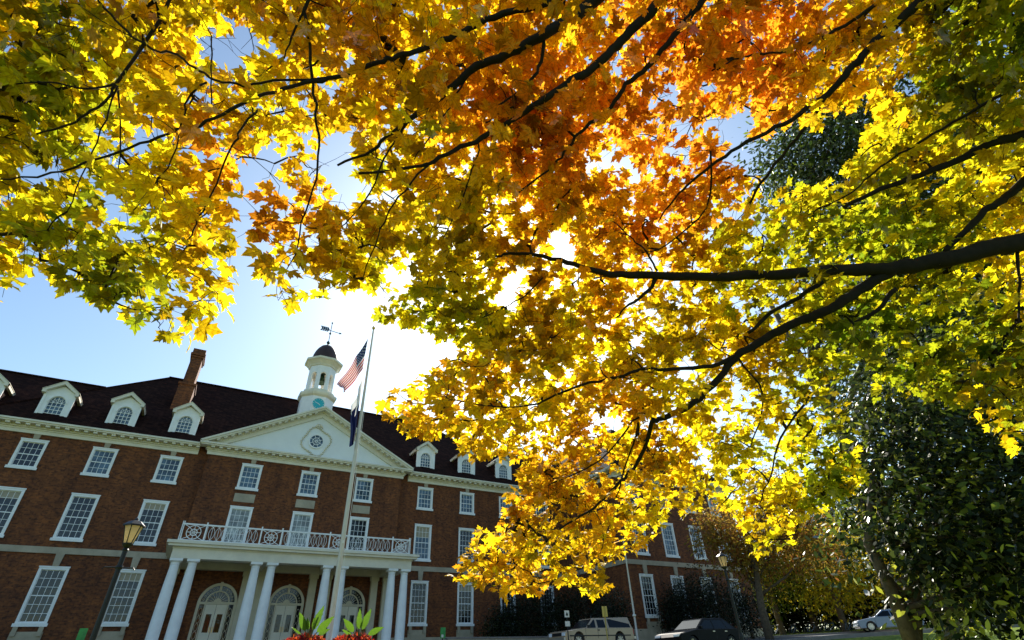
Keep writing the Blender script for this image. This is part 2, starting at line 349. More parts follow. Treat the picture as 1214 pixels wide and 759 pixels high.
MAPLE = [(0, .03)]+MAPLE_H+[(0, 1.02)]+[(-x, y) for x, y in reversed(MAPLE_H)]
OVAL = [(0, 0), (.18, .3), (.2, .6), (0, 1), (-.2, .6), (-.18, .3)]
def blob_tree(base, height, blobs, n, size, palette, seed, trunk_r=.25, lean=(0, 0), name='tree', label='', cat='tree', group=None, material=None, trunkmat=None, outline=OVAL, droop=.3, trunks=None, clump=.9):
    g = np.random.default_rng(seed)
    root = empty(name, base, label=label, cat=cat, group=group)
    b = Vector(base)
    mb = MB()
    top = Vector((lean[0], lean[1], height*.8))
    pts = [Vector((0, 0, -.3)), top*.25+Vector((g.normal()*.1, g.normal()*.1, 0)), top*.55+Vector((g.normal()*.2, g.normal()*.2, 0)), top]
    mb.tube(pts, [trunk_r*1.25, trunk_r, trunk_r*.75, trunk_r*.3], 9)
    for extra in (trunks or []): mb.tube(extra[0], extra[1], 8)
    for (c, r) in blobs:
        cc = Vector(c)-b
        st = top*min(.9, max(.2, cc.z/height*.6))
        mid = (st+cc)/2+Vector((0, 0, -.1*height*.3))
        mb.tube([st, mid, cc], [trunk_r*.45, trunk_r*.3, trunk_r*.12], 6)
        for k in range(5):
            d = Vector(g.normal(size=3)).normalized(); e = cc+Vector((d.x*r[0], d.y*r[1], d.z*r[2]))*.85
            mb.tube([mid.lerp(cc, .6), (cc+e)/2, e], [trunk_r*.14, trunk_r*.1, trunk_r*.03], 5)
    mb.build('trunk', trunkmat or M['bark2'], root, smooth=True, world=False)
    vol = np.array([r[0]*r[1]*r[2] for _, r in blobs])**(2/3); pr_ = vol/vol.sum()
    nc = max(20, n//14)
    which = g.choice(len(blobs), nc, p=pr_)
    C = np.array([c for c, _ in blobs])[which]; RR = np.array([r for _, r in blobs])[which]
    d = g.normal(size=(nc, 3)); d /= np.linalg.norm(d, axis=1, keepdims=True)
    rad = g.uniform(.12, 1.08, nc)**.6
    CC = C+d*RR*rad[:, None]
    m = n//nc
    pos = (CC[:, None, :]+g.normal(size=(nc, m, 3))*clump*size*2.2).reshape(-1, 3)
    N = len(pos)
    out = np.repeat(d, m, 0)
    nrm = np.array([0, 0, .7])+out*.4+g.normal(size=(N, 3))*.55
    tip = out+g.normal(size=(N, 3))*.6-np.array([0, 0, droop])
    pal = np.array(palette)
    pc = g.integers(0, len(pal), nc); pk = np.repeat(pc, m); sw = g.random(N) < .3; pk[sw] = g.integers(0, len(pal), sw.sum())
    tint = pal[pk]*g.uniform(.75, 1.25, (N, 1))
    sz = size*g.uniform(.7, 1.3, N)
    leaf_mesh('crown', pos, nrm, tip, sz, tint, outline, material or M['leaf'], root)
    return root

# ================================================================== SETTING: ground, street
def terrain():
    rs = [0, 3, 6, 8, 11, 14, 18, 22, 26, 30, 33, 37, 41, 45, 50, 55, 60, 68, 76, 85, 100, 130, 160, 200, 280, 400, 700, 1500]; n = 96
    vs = [(0, 0, GZ[0])]; fs = []
    for r in rs[1:]:
        for j in range(n):
            a = 2*math.pi*j/n; vs.append((r*math.cos(a), r*math.sin(a), float(np.interp(r, GX, GZ))))
    fs += [(0, 1+j, 1+(j+1) % n) for j in range(n)]
    for i in range(len(rs)-2):
        for j in range(n): fs.append((1+i*n+j, 1+(i+1)*n+j, 1+(i+1)*n+(j+1) % n, 1+i*n+(j+1) % n))
    b = MB(); b.add(vs, fs)
    m = mat('lawn_grass', (.17, .22, .03), 1.0, noise=.35, scale=1.2, bump=.5, c2=(.07, .11, .015), spec=.05)
    return tag(b.build('lawn_ground', m, smooth=True), kind='structure')
terrain()
CL = [(-80, 27), (-40, 27), (0, 27), (20, 27), (32, 26), (42, 22.5), (50, 15), (56, 5), (60, -8), (64, -30)]
def spline(pts, per=6):
    out = []
    for i in range(len(pts)-1):
        p0 = Vector(pts[max(0, i-1)]); p1 = Vector(pts[i]); p2 = Vector(pts[i+1]); p3 = Vector(pts[min(len(pts)-1, i+2)])
        for k in range(per):
            t = k/per
            out.append(.5*((2*p1)+(-p0+p2)*t+(2*p0-5*p1+4*p2-p3)*t*t+(-p0+3*p1-3*p2+p3)*t**3))
    out.append(Vector(pts[-1])); return out
cl = spline(CL, 8)
def strip(o0, o1, dz, name, m, dz0=None, cross=6):
    b = MB(); vs = []; fs = []; n = len(cl)
    for i, p in enumerate(cl):
        d = (cl[min(i+1, n-1)]-cl[max(0, i-1)]).normalized(); nn = Vector((-d.y, d.x))
        for k in range(cross+1):
            q = p+nn*(o0+(o1-o0)*k/cross); vs.append((q.x, q.y, gz(q.x, q.y)+dz))
    for i in range(n-1):
        for k in range(cross): fs.append((i*(cross+1)+k, (i+1)*(cross+1)+k, (i+1)*(cross+1)+k+1, i*(cross+1)+k+1))
    b.add(vs, fs); return b
st = strip(-6.5, 6.5, .05, 'street', None).build('street', M['asphalt']); tag(st, kind='structure')
def kerb(o0, o1):
    b = MB(); n = len(cl); vs = []; fs = []
    for i, p in enumerate(cl):
        d = (cl[min(i+1, n-1)]-cl[max(0, i-1)]).normalized(); nn = Vector((-d.y, d.x))
        a = p+nn*o0; c = p+nn*o1; ga = gz(a.x, a.y); gc = gz(c.x, c.y)
        vs += [(a.x, a.y, ga), (a.x, a.y, ga+.19), (c.x, c.y, gc+.19), (c.x, c.y, gc)]
    for i in range(n-1):
        for q in range(3): fs.append((i*4+q, i*4+q+1, (i+1)*4+q+1, (i+1)*4+q))
    b.add(vs, fs); return b
tag(kerb(6.5, 6.75).build('kerb', M['kerb']), kind='structure'); tag(kerb(-6.75, -6.5).build('kerb', M['kerb']), kind='structure')
tag(strip(6.9, 9.2, .06, 'pavement', None, cross=3).build('pavement', M['kerb']), kind='structure')
pv = MB(); pv.add([(3.2, 36.2, 1.02), (9.4, 36.2, 1.02), (9.4, 34.0, .96), (3.2, 34.0, .96)], [(0, 1, 2, 3)]); tag(pv.build('path', M['kerb']), kind='structure')

# ================================================================== THE HALL
hall = empty('brick_hall', (6.4, 42, 1.0), label='long red brick hall with white trimmed windows, dormers, a pediment and a white cupola', cat='building')
def win_proto(name, wd, h, cols, rows, glass, split, lintel=0.0, deep=.16):
    """origin at bottom centre of outer frame, wall plane y=0, faces -y"""
    f = MB(); t = .14; hw = wd/2
    f.box(-hw, -hw+t, -.05, deep, 0, h); f.box(hw-t, hw, -.05, deep, 0, h); f.box(-hw+t, hw-t, -.05, deep, h-t, h)
    f.box(-hw+t, hw-t, -.05, deep, 0, t*.75)
    f.box(-hw-.07, hw+.07, -.12, -.052, -.10, .06)
    f.box(-hw-.03, hw+.03, -.075, -.052, h-.02, h+.05)
    root = f.build(name, M['trim'], None, world=False)
    s = MB(); x0, x1, z0, z1 = -hw+t, hw-t, t*.75, h-t; y0, y1 = .055, .095
    u = .035
    s.box(x0, x0+u, y0, y1, z0, z1); s.box(x1-u, x1, y0, y1, z0, z1); s.box(x0+u, x1-u, y0, y1, z0, z0+u*1.6); s.box(x0+u, x1-u, y0, y1, z1-u, z1)
    mw = .024
    for i in range(1, cols):
        x = x0+(x1-x0)*i/cols; s.box(x-mw/2, x+mw/2, y0+.008, y1-.003, z0+u*1.6, z1-u)
    for j in range(1, rows):
        z = z0+(z1-z0)*j/rows; hh = mw/2*(2.3 if j == split else 1)
        s.box(x0+u, x1-u, y0 if j == split else y0+.004, y1-.005, z-hh, z+hh)
    s.build('sash', M['trim'], root, world=False)
    p = MB(); p.quad((x0+.01, .085, z0+.01), (x1-.01, .085, z0+.01), (x1-.01, .085, z1-.01), (x0+.01, .085, z1-.01))
    p.build('pane', glass, root, world=False)
    return root
def place(proto, x, y, z, rz=0.0, parent=hall):
    o = dup(proto) if proto.get('used') else proto
    proto['used'] = 1
    if o is not proto and 'used' in o: del o['used']
    o.parent = parent; o.location = Vector((x, y, z))-wloc(parent); o.rotation_euler = (0, 0, rz); return o
W3, W2, W1 = 1.386, 1.467, 1.43
M['blind'] = mat('window_blind', (.34, .28, .18), .35, noise=.15, scale=3)
protos = {
 '3': win_proto('window', W3, 1.77, 4, 4, M['skyglass'], 2), '3d': win_proto('window', W3, 1.77, 4, 4, M['glass'], 2),
 '2': win_proto('window', W2, 2.68, 4, 6, M['glass'], 3), '2b': win_proto('window', W2, 2.68, 4, 6, M['skyglass'], 3),
 '1': win_proto('window', W1, 2.92, 4, 6, M['glass'], 3), 'c': win_proto('window', W2, 3.1, 4, 7, M['curtain'], 4),
 'cd': win_proto('window', W2, 3.1, 4, 7, M['glass'], 4)}
YA, YB, YC = 42.0, 41.56, 33.74
Z3, Z2, Z1 = 11.14, 7.20, 2.76
XA_L = [-22.4, -18.3, -14.45, -10.62, -6.87, -3.01]; XB = [2.16, 6.34, 10.56]; XA_R = [15.99, 19.95, 23.9, 27.85]; XW = [32.0, 35.4, 38.8, 42.2]
XL, XR = -34.0, 30.0; BL, BR = -0.85, 13.6; WR = 44.6
BOT = -.4; TOP = 13.95
wall = MB()
def holewall(x0, x1, y, z0, z1, holes, mb):
    xs = sorted({x0, x1, *[h[0] for h in holes], *[h[1] for h in holes]}); zs = sorted({z0, z1, *[h[2] for h in holes], *[h[3] for h in holes]})
    for i in range(len(xs)-1):
        for j in range(len(zs)-1):
            cx, cz = (xs[i]+xs[i+1])/2, (zs[j]+zs[j+1])/2
            if any(h[0] < cx < h[1] and h[2] < cz < h[3] for h in holes): continue
            mb.quad((xs[i], y, zs[j]), (xs[i+1], y, zs[j]), (xs[i+1], y, zs[j+1]), (xs[i], y, zs[j+1]))
def H(x, wd, z, h): return (x-wd/2+.03, x+wd/2-.03, z+.03, z+h-.03)
hA = lambda xs: [H(x, W3, Z3, 1.77) for x in xs]+[H(x, W2, Z2, 2.68) for x in xs]+[H(x, W1, Z1, 2.92) for x in xs]
holewall(XL, BL, YA, BOT, TOP, hA(XA_L), wall); holewall(BR, XR, YA, BOT, TOP, hA(XA_R), wall)
holewall(XR, WR, YC, BOT, TOP, hA(XW), wall)
DW = 1.16
hB = [H(x, W3, Z3, 1.77) for x in XB]+[H(x, W2, 6.78, 3.1) for x in XB]
holewall(BL, BR, YB, BOT, TOP, hB, wall)
for x, ya, yb in ((BL, YB, YA), (BR, YA, YB), (XR, YC, YA), (WR, YC, YA+18)):
    wall.quad((x, ya, BOT), (x, yb, BOT), (x, yb, TOP), (x, ya, TOP))
wall.quad((XL, YA, BOT), (XL, YA+16, BOT), (XL, YA+16, TOP), (XL, YA, TOP)); wall.quad((XL, YA+17.9, BOT), (WR, YA+17.9, BOT), (WR, YA+17.9, TOP), (XL, YA+17.9, TOP))
wall.build('wall', M['brick'], hall)
rr = random.Random(5)
def blind(o, wd, h):
    if rr.random() < .5: return
    f = rr.choice([.18, .18, .34, .5, .5]); c = -1 if False else 1
    q = MB(); x0, x1 = -wd/2+.15, wd/2-.15; z1 = h-.15; z0 = z1-(h-.3)*f
    q.quad((x0, .078, z0), (x1, .078, z0), (x1, .078, z1), (x0, .078, z1)); q.build('blind', M['blind'], o, world=False)
todo_b = []
for xs, y in ((XA_L, YA), (XA_R, YA), (XW, YC)):
    for x in xs:
        place(protos['3d' if (x < -8 and x > -12) else '3'], x, y, Z3)
        todo_b.append((place(protos['2b' if rr.random() < .25 else '2'], x, y, Z2), W2, 2.68)); todo_b.append((place(protos['1'], x, y, Z1), W1, 2.92))
for i, x in enumerate(XB):
    if i == 0: [blind(*q) for q in todo_b]
    place(protos['3'], x, YB, Z3); place(protos['c' if i < 2 else 'cd'], x, YB, 6.78)
def band(x0, x1, y, z0, z1, d, mb, e0=0, e1=0):
    mb.box(x0-e0, x1+e1, y-d, y+.02, z0, z1)
belt = MB()
band(XL, BL-.003, YA, 6.40, 6.75, .09, belt); band(BR+.003, XR-.09, YA, 6.40, 6.75, .09, belt); band(XR, WR, YC, 6.40, 6.75, .09, belt, .09, .09)
belt.box(XR-.09, XR+.02, YC+.02, YA-.09, 6.40, 6.75)
belt.build('belt_course', M['stone'], hall)
sb = MB()
for x0, x1, y in ((XL, BL, YA), (BR, XR-.1, YA), (XR, WR, YC)): sb.box(x0-(.1 if y == YC else 0), x1+(.1 if y == YC else 0), y-.1, y+.03, BOT, 1.95)
sb.box(XR-.1, XR+.03, YC+.03, YA-.1, BOT, 1.95); sb.box(WR-.03, WR+.1, YC+.03, YA+15, BOT, 1.95)
sb.build('stone_base', M['stone'], hall)
for xs, y in ((XA_L[2:], YA), (XA_R, YA), (XW, YC)):
    for x in xs:
        a = MB(); a.box(x-.72, x+.72, y-.07, y+.02, 1.95, 2.42); a.box(x-.68, x-.46, y-.16, y-.071, 2.2, 2.655); a.box(x+.46, x+.68, y-.16, y-.071, 2.2, 2.655)
        a.build('sill_panel', M['stone'], hall)
        k = MB(); k.prism([(x-.15, 5.73), (x+.15, 5.73), (x+.21, 6.398), (x-.21, 6.398)], y-.10, y+.02); k.build('keystone', M['stone'], hall)
        k = MB(); k.prism([(x-.14, 12.96), (x+.14, 12.96), (x+.18, 13.278), (x-.18, 13.278)], y-.10, y+.02); k.build('keystone', M['stone'], hall)
for x in XB:
    k = MB(); k.prism([(x-.14, 12.96), (x+.14, 12.96), (x+.18, 13.278), (x-.18, 13.278)], YB-.10, YB+.02); k.build('keystone', M['stone'], hall)
    k = MB(); k.box(x-.68, x+.68, YB-.05, YB+.02, 10.22, 10.80); k.build('stone_panel', M['stone'], hall)
# cornices
def cornice(x0, x1, y, name='cornice', e0=0.0, e1=0.0, mod=True, zt=13.95):
    c = MB()
    c.box(x0-e0*.15, x1+e1*.15, y-.12, y+.02, 13.28, 13.50)
    c.box(x0-e0*.2, x1+e1*.2, y-.18, y+.02, 13.50, 13.60)
    c.box(x0-e0*.3, x1+e1*.3, y-.30, y+.02, 13.60, 13.66)
    if mod:
        n = int((x1-x0)/.50)
        for i in range(n+1):
            x = x0+.12+(x1-x0-.24)*i/n; c.box(x-.11, x+.11, y-.60, y-.20, 13.66, 13.775)
    c.box(x0-e0*.25, x1+e1*.25, y-.22, y+.02, 13.66, 13.775)
    c.box(x0-e0*.68, x1+e1*.68, y-.68, y+.02, 13.775, 13.87)
    c.box(x0-e0*.76, x1+e1*.76, y-.76, y+.02, 13.87, zt+.03)
    return c.build(name, M['cream'] if False else M['white'], hall)
cornice(XL, BL-.7, YA); cornice(BR+.7, XR-.78, YA); cornice(BL, BR, YB, e0=1, e1=1); cornice(XR, WR, YC, e0=1, e1=1)
sc_ = MB()
sc_.box(XR-.12, XR+.02, YC+.03, YA-.12, 13.28, 13.6); sc_.box(XR-.7, XR+.02, YC+.03, YA-.7, 13.775, 13.98)
for i in range(14): yy = YC+.4+i*.55; sc_.box(XR-.6, XR-.2, yy-.11, yy+.11, 13.66, 13.775)
sc_.box(WR-.02, WR+.7, YC+.03, YA+15, 13.775, 13.98); sc_.box(WR-.02, WR+.12, YC+.03, YA+15, 13.28, 13.6)
sc_.build('cornice', M['white'], hall)
# roofs
K = .97; EZ = 13.97; EY = 41.35
rz_ = lambda y: EZ+K*(y-EY)
MRY = 49.9; MRZ = rz_(MRY); LRY = 46.5; LRZ = rz_(LRY)
x0, x1 = -14.4, 27.2; hipw = MRY-EY
r = MB()
th = .10
def slab(mb, pts):
    n = len(pts); mb.add(pts, [tuple(range(n))])
back = 2*MRY-EY
slab(r, [(x0, EY, EZ), (x1, EY, EZ), (x1-hipw, MRY, MRZ), (x0+hipw, MRY, MRZ)])
slab(r, [(x1, back, EZ), (x0, back, EZ), (x0+hipw, MRY, MRZ), (x1-hipw, MRY, MRZ)])
slab(r, [(x0, back, EZ), (x0, EY, EZ), (x0+hipw, MRY, MRZ)]); slab(r, [(x1, EY, EZ), (x1, back, EZ), (x1-hipw, MRY, MRZ)])
r.bar((x0+hipw-.05, MRY, MRZ+.03), (x1-hipw+.05, MRY, MRZ+.03), .3, .10)
r.bar((x0, EY, EZ), (x0+hipw, MRY, MRZ+.03), .2, .1); r.bar((x1, EY, EZ), (x1-hipw, MRY, MRZ+.03), .2, .1)
lx = x0+(LRY-EY)
lback = 2*LRY-EY
slab(r, [(XL-1, EY, EZ-.004), (x0+.2, EY, EZ-.004), (lx+.2, LRY, LRZ-.004), (XL-1, LRY, LRZ-.004)])
slab(r, [(x0+1, lback, EZ), (XL-1, lback, EZ), (XL-1, LRY, LRZ), (lx+1, LRY, LRZ)])
r.bar((XL-1, LRY, LRZ+.02), (lx, LRY, LRZ+.02), .3, .08)
rx = x1-(LRY-EY)
slab(r, [(x1-.2, EY, EZ-.004), (WR, EY, EZ-.004), (WR, LRY, LRZ-.004), (rx-.2, LRY, LRZ-.004)])
slab(r, [(WR, lback, EZ), (x1-1, lback, EZ), (rx-1, LRY, LRZ), (WR, LRY, LRZ)])
# wing roof
wy = YC-.65; wx0, wx1 = XR-.65, WR+.65; hw = (wx1-wx0)/2; wc = (wx0+wx1)/2; wz = EZ+K*hw; wb = YA+16
slab(r, [(wx0, wy, EZ), (wx1, wy, EZ), (wc, wy+hw, wz)]); slab(r, [(wx0, wb, EZ), (wx0, wy, EZ), (wc, wy+hw, wz), (wc, wb-hw, wz)])
slab(r, [(wx1, wy, EZ), (wx1, wb, EZ), (wc, wb-hw, wz), (wc, wy+hw, wz)]); slab(r, [(wx1, wb, EZ), (wx0, wb, EZ), (wc, wb-hw, wz)])
# pediment gable roof
PX = (BL+BR)/2+.0; PE0, PE1 = BL-.72, BR+.72; PAZ = 18.05; PY = 40.78
ky = EY+(PAZ-EZ)/K
for s_, xe in ((-1, PE0), (1, PE1)):
    slab(r, [(xe, PY, 13.99), (PX, PY, PAZ+.12), (PX, ky+.3, PAZ+.12), (xe, EY+.1, 13.99)])
r.build('roof', M['roof'], hall)
# pediment
ped = MB(); ped.prism([(BL-.1, 13.98), (BR+.1, 13.98), (PX, PAZ-.45)], YB-.02, YB+.4)
ped_o = ped.build('pediment', M['pediment'], hall)
rk = MB()
for s_, xe in ((-1, PE0), (1, PE1)):
    dx, dz = PX-xe, PAZ-13.95; L = math.hypot(dx, dz); ux, uz = dx/L, dz/L; nx, nz_ = -uz*(1 if s_ < 0 else -1), ux*(1 if s_ < 0 else -1)
    def pt(a, off): return (xe+ux*a+nx*off, 13.95+uz*a+nz_*off)
    def sec(off0, off1, y0, y1, aend=L):
        # mitre at apex: vertical cut x=PX
        def cut(off): # a where x = PX
            return (PX-xe-nx*off)/ux
        p = [pt(.0, off0), pt(cut(off0), off0), pt(cut(off1), off1), pt(.0, off1)]
        p[0] = (p[0][0]-ux*.0, p[0][1])
        p[0] = pt(max(0, (13.985-13.95-nz_*off0)/uz), off0) if nz_*off0 < 0.03 else p[0]
        p[3] = pt(max(0, (13.985-13.95-nz_*off1)/uz), off1) if nz_*off1 < 0.03 else p[3]
        rk.prism(p if s_ < 0 else p[::-1], y0, y1)
    sec(0, .13, YB-.80, YB+.3); sec(-.12, 0, YB-.70, YB+.3); sec(-.24, -.12, YB-.26, YB+.3); sec(-.55, -.24, YB-.16, YB-.021)
    n = int(L/.52)
    for i in range(1, n):
        a = .6+(L-.9)*i/n; p0 = pt(a-.11, -.225); p1 = pt(a+.11, -.225); p2 = pt(a+.11, -.121); p3 = pt(a-.11, -.121)
        if min(p0[1], p1[1]) > 14.0: rk.prism([p0, p1, p2, p3], YB-.62, YB-.262)
rk.build('raking_cornice', M['white'], ped_o)
OX, OZ = 6.27, 15.38
oc = MB(); oc.ring((OX, OZ), .0, .50, YB-.06, YB-.03, 32); oc.build('oculus_pane', M['skyglass'], ped_o)
om = MB(); om.ring((OX, OZ), .50, .60, YB-.12, YB-.03, 32); om.ring((OX, OZ), .27, .31, YB-.10, YB-.062, 24); om.ring((OX, OZ), .05, .1, YB-.10, YB-.062, 12)
for i in range(8):
    a = i*math.pi/4+.39; om.bar((OX+.1*math.cos(a), YB-.08, OZ+.1*math.sin(a)), (OX+.5*math.cos(a), YB-.08, OZ+.5*math.sin(a)), .035, .03, upv=(0, 1, 0))
om.build('oculus_frame', M['trim'], ped_o)
wr = MB()
for i in range(60):
    a = 2*math.pi*i/60; rad = 1.02+.10*math.sin(4*a+.4)+(.05 if i % 2 else 0)
    wr.tube([(OX+rad*math.cos(a)-.07*math.sin(a), YB-.03, OZ+rad*math.sin(a)*1.05+.07*math.cos(a)), (OX+rad*math.cos(a), YB-.11, OZ+rad*math.sin(a)*1.05), (OX+rad*math.cos(a)+.07*math.sin(a), YB-.03, OZ+rad*math.sin(a)*1.05-.07*math.cos(a))], [.03, .075, .03], 6)
for a in (math.pi/2, -math.pi/2):
    for q in (-.3, 0, .3): wr.tube([(OX+q, YB-.04, OZ+1.15*math.sin(a)), (OX+q*.5, YB-.13, OZ+1.32*math.sin(a)), (OX+q*.2, YB-.03, OZ+1.5*math.sin(a))], [.05, .09, .02], 6)
wr.build('wreath', M['white'], ped_o, smooth=True)
# dormers
def dormer(x):
    y = 42.15; zb = 14.22; hw = .83; ze = 16.28; za = 16.92
    f = MB(); wh = .46; zs, zc = 14.34, 15.60     # window opening
    f.box(x-hw, x-wh, y, y+.16, zb-.4, ze); f.box(x+wh, x+hw, y, y+.16, zb-.4, ze); f.box(x-wh, x+wh, y, y+.16, zb-.4, zs)
    n = 12; arc = [(x+wh*math.cos(math.pi*i/n), zc+wh*math.sin(math.pi*i/n)) for i in range(n+1)]
    for i in range(n):
        (xa, za_), (xb, zb_) = arc[i], arc[i+1]
        f.prism([(xa, za_), (xa, ze), (xb, ze), (xb, zb_)], y, y+.16)
    f.prism([(x-hw, ze), (x+hw, ze), (x, za-.1)], y, y+.16)
    f.box(x-hw-.03, x-hw+.12, y-.04, y-.002, zb-.3, ze-.1); f.box(x+hw-.12, x+hw+.03, y-.04, y-.002, zb-.3, ze-.1)
    f.ring((x, zc), wh, wh+.10, y-.04, y-.002, 16, 0, math.pi)
    root = f.build('dormer', M['trim'], hall)
    # sides
    s = MB()
    for q in (-1, 1):
        s = MB(); yb = EY+(ze-EZ)/K
        y0 = y+.161; xx = x+q*(hw-.06); zr = rz_(y0)-.15
        s.prism([(0, 0)]*0 or [(xx-.05, zr)]*0 or [(xx-.05, 0), (xx+.05, 0), (xx+.05, .01), (xx-.05, .01)], y0, y0+.01) if False else None
        vs = [(xx-.05, y0, zr), (xx-.05, yb+.3, rz_(yb+.3)-.15), (xx-.05, yb+.3, ze), (xx-.05, y0, ze)]; vs += [(a+.1, b, c) for a, b, c in vs]
        s.add(vs, [(0, 1, 2, 3), (7, 6, 5, 4), (0, 4, 5, 1), (1, 5, 6, 2), (2, 6, 7, 3), (3, 7, 4, 0)])
        s.build('cheek', M['roof'], root)
    c = MB(); ov = .17; e = hw+ov; ya = y-.28
    # cornice returns and raking boards
    for q in (-1, 1):
        L = math.hypot(e, za-ze+.08); ux, uz = e/L, (za-ze+.08)/L
        a0 = (x+q*e, ze); a1 = (x, ze+uz*L)
        p = [(a0[0], a0[1]-.13), (a0[0], a0[1]+.05), (a1[0], a1[1]+.09), (a1[0], a1[1]-.13)]
        c.prism(p, ya, y-.001)
        ylow = EY+(ze+.05-EZ)/K; yhi = EY+(a1[1]-EZ)/K
        # eave soffit/fascia running back into the roof
        vs = [(x+q*e, ya+.001, ze-.14), (x+q*(hw-.05), ya+.001, ze-.14), (x+q*(hw-.05), ylow+.2, ze-.14), (x+q*e, ylow+.1, ze-.14)]
        vs2 = [(a, b, ze+.05) for a, b, _ in vs]
        c.add(vs+vs2, [(0, 1, 2, 3), (7, 6, 5, 4), (0, 4, 5, 1), (1, 5, 6, 2), (2, 6, 7, 3), (3, 7, 4, 0)])
    c.build('dormer_cornice', M['white'], root)
    rf = MB()
    for q in (-1, 1):
        z1_ = za+.17; ylow = EY+(ze+.08-EZ)/K+.1; yhi = EY+(z1_-EZ)/K+.2
        vs = [(x+q*(e+.02), ya-.03, ze+.055), (x, ya-.03, z1_), (x, yhi, z1_), (x+q*(e+.02), ylow, ze+.055)]
        vs += [(a, b, c_+.03) for a, b, c_ in vs]
        rf.add(vs, [(0, 1, 2, 3), (7, 6, 5, 4), (0, 4, 5, 1), (1, 5, 6, 2), (2, 6, 7, 3), (3, 7, 4, 0)])
    rf.build('dormer_roof', M['white'], root)
    p = MB(); p.prism([(x-wh, zs), (x+wh, zs)]+arc, y+.10, y+.12); p.build('pane', M['skyglass'], root)
    m = MB()
    for i in range(1, 4):
        xx = x-wh+2*wh*i/4; zt = zc+math.sqrt(max(0, wh*wh-(xx-x)**2))*.55; m.box(xx-.016, xx+.016, y+.06, y+.098, zs, zt+(.2 if i == 2 else .05))
    for j in range(5):
        zz = zs+(zc-zs)*(j+1)/5; m.box(x-wh, x+wh, y+.055, y+.095, zz-.016, zz+.016)
    for q in (-1, 1):      # gothic tracery
        for k0 in (-1, 0, 1):
            pts = [(x+k0*wh*.5+q*0, y+.078, zc)]
            for t in (.33, .66, 1): 
                xx = x+k0*wh*.5+q*t*wh*.5; zz = zc+t*wh*.75
                if (xx-x)**2+(zz-zc)**2 < wh*wh: pts.append((xx, y+.078, zz))
            if len(pts) > 1: m.tube(pts, .014, 4)
    m.box(x-wh, x-wh+.03, y+.05, y+.1, zs, zc); m.box(x+wh-.03, x+wh, y+.05, y+.1, zs, zc); m.box(x-wh, x+wh, y+.05, y+.1, zs, zs+.05)
    m.ring((x, zc), wh-.03, wh, y+.05, y+.1, 16, 0, math.pi)
    m.build('sash', M['trim'], root)
for x in (-18.2, -14.3, -10.56, -6.74, -2.98, 15.88, 19.92, 23.85): dormer(x)
# chimney
ch = MB(); cxm = -3.94
ch.box(-4.52, -3.38, 45.0, 47.0, 16.5, 19.75); ch.box(-4.36, -3.54, 45.1, 46.8, 19.75, 22.55)
cho = ch.build('chimney', M['brick'], hall)
cb = MB(); cb.box(-4.60, -3.30, 44.92, 47.08, 19.75, 19.93); cb.build('chimney_shoulder', M['brick'], cho); cb = MB(); cb.box(-4.44, -3.46, 45.02, 46.88, 22.35, 22.50)
cb.box(-4.50, -3.40, 44.96, 46.94, 22.551, 22.72); cb.box(-4.42, -3.48, 45.04, 46.86, 22.72, 23.15); cb.build('chimney_cap', M['brick'], cho)
c2 = MB(); c2.box(-3.5, -2.85, 52, 53.6, 19.5, 23.3); c2o = c2.build('chimney', M['kerb'], hall)
# cupola
CX, CY_ = 6.36, 46.5
cu = MB(); o8 = math.pi/8; a8 = 1/math.cos(math.pi/8)
cu.lathe((CX, CY_, 0), [(1.42*a8, 17.0), (1.42*a8, 20.95)], 8, o8)
cuo = cu.build('cupola', M['trim'], hall)
c_ = MB(); c_.lathe((CX, CY_, 0), [(1.42*a8, 20.951), (1.58*a8, 21.1), (1.64*a8, 21.28), (1.64*a8, 21.42), (1.35*a8, 21.55), (1.35*a8, 21.75)], 8, o8); c_.build('cupola_cornice', M['white'], cuo)
bf = MB(); ap = 1.15
# eight piers + arches
for i in range(8):
    a = i*math.pi/4                        # face normal direction
    ca, sa = math.cos(a), math.sin(a); tx, ty = -sa, ca
    hwf = ap*math.tan(math.pi/8)
    def fp(u, d, z): return (CX+ca*(ap-d)+tx*u, CY_+sa*(ap-d)+ty*u, z)
    oh = hwf*.56; z0, zs, zt = 21.76, 23.35, 24.32; dep = .2
    def pr3(poly):
        n = len(poly); vs = [fp(u, 0, z) for u, z in poly]+[fp(u*.86, dep, z) for u, z in poly]
        bf.add(vs, [tuple(range(n)), tuple(range(2*n-1, n-1, -1))]+[(k, k+n, (k+1) % n+n, (k+1) % n) for k in range(n)])
    pr3([(-hwf, z0), (-oh, z0), (-oh, zs), (-oh, zt), (-hwf, zt)]); pr3([(oh, z0), (hwf, z0), (hwf, zt), (oh, zt), (oh, zs)])
    n = 8; arc = [(oh*math.cos(math.pi*k/n), zs+oh*math.sin(math.pi*k/n)) for k in range(n+1)]
    for k in range(n): pr3([arc[k], (arc[k][0], zt), (arc[k+1][0], zt), arc[k+1]])
bf.build('belfry', M['trim'], cuo)
c_ = MB(); c_.lathe((CX, CY_, 0), [(1.05, 24.15), (1.24*a8, 24.321), (1.28*a8, 24.45), (1.52*a8, 24.72), (1.66*a8, 24.80), (1.68*a8, 25.0), (1.2*a8, 25.12), (1.18*a8, 25.28)], 8, o8); c_.build('cupola_cornice', M['white'], cuo)
dm = MB(); dm.lathe((CX, CY_, 0), [(1.22, 25.285), (1.20, 25.5), (1.14, 25.85), (1.02, 26.22), (.84, 26.58), (.6, 26.88), (.32, 27.07), (.12, 27.14), (.07, 27.3)], 28); dm.build('dome', M['copper'], cuo, smooth=True)
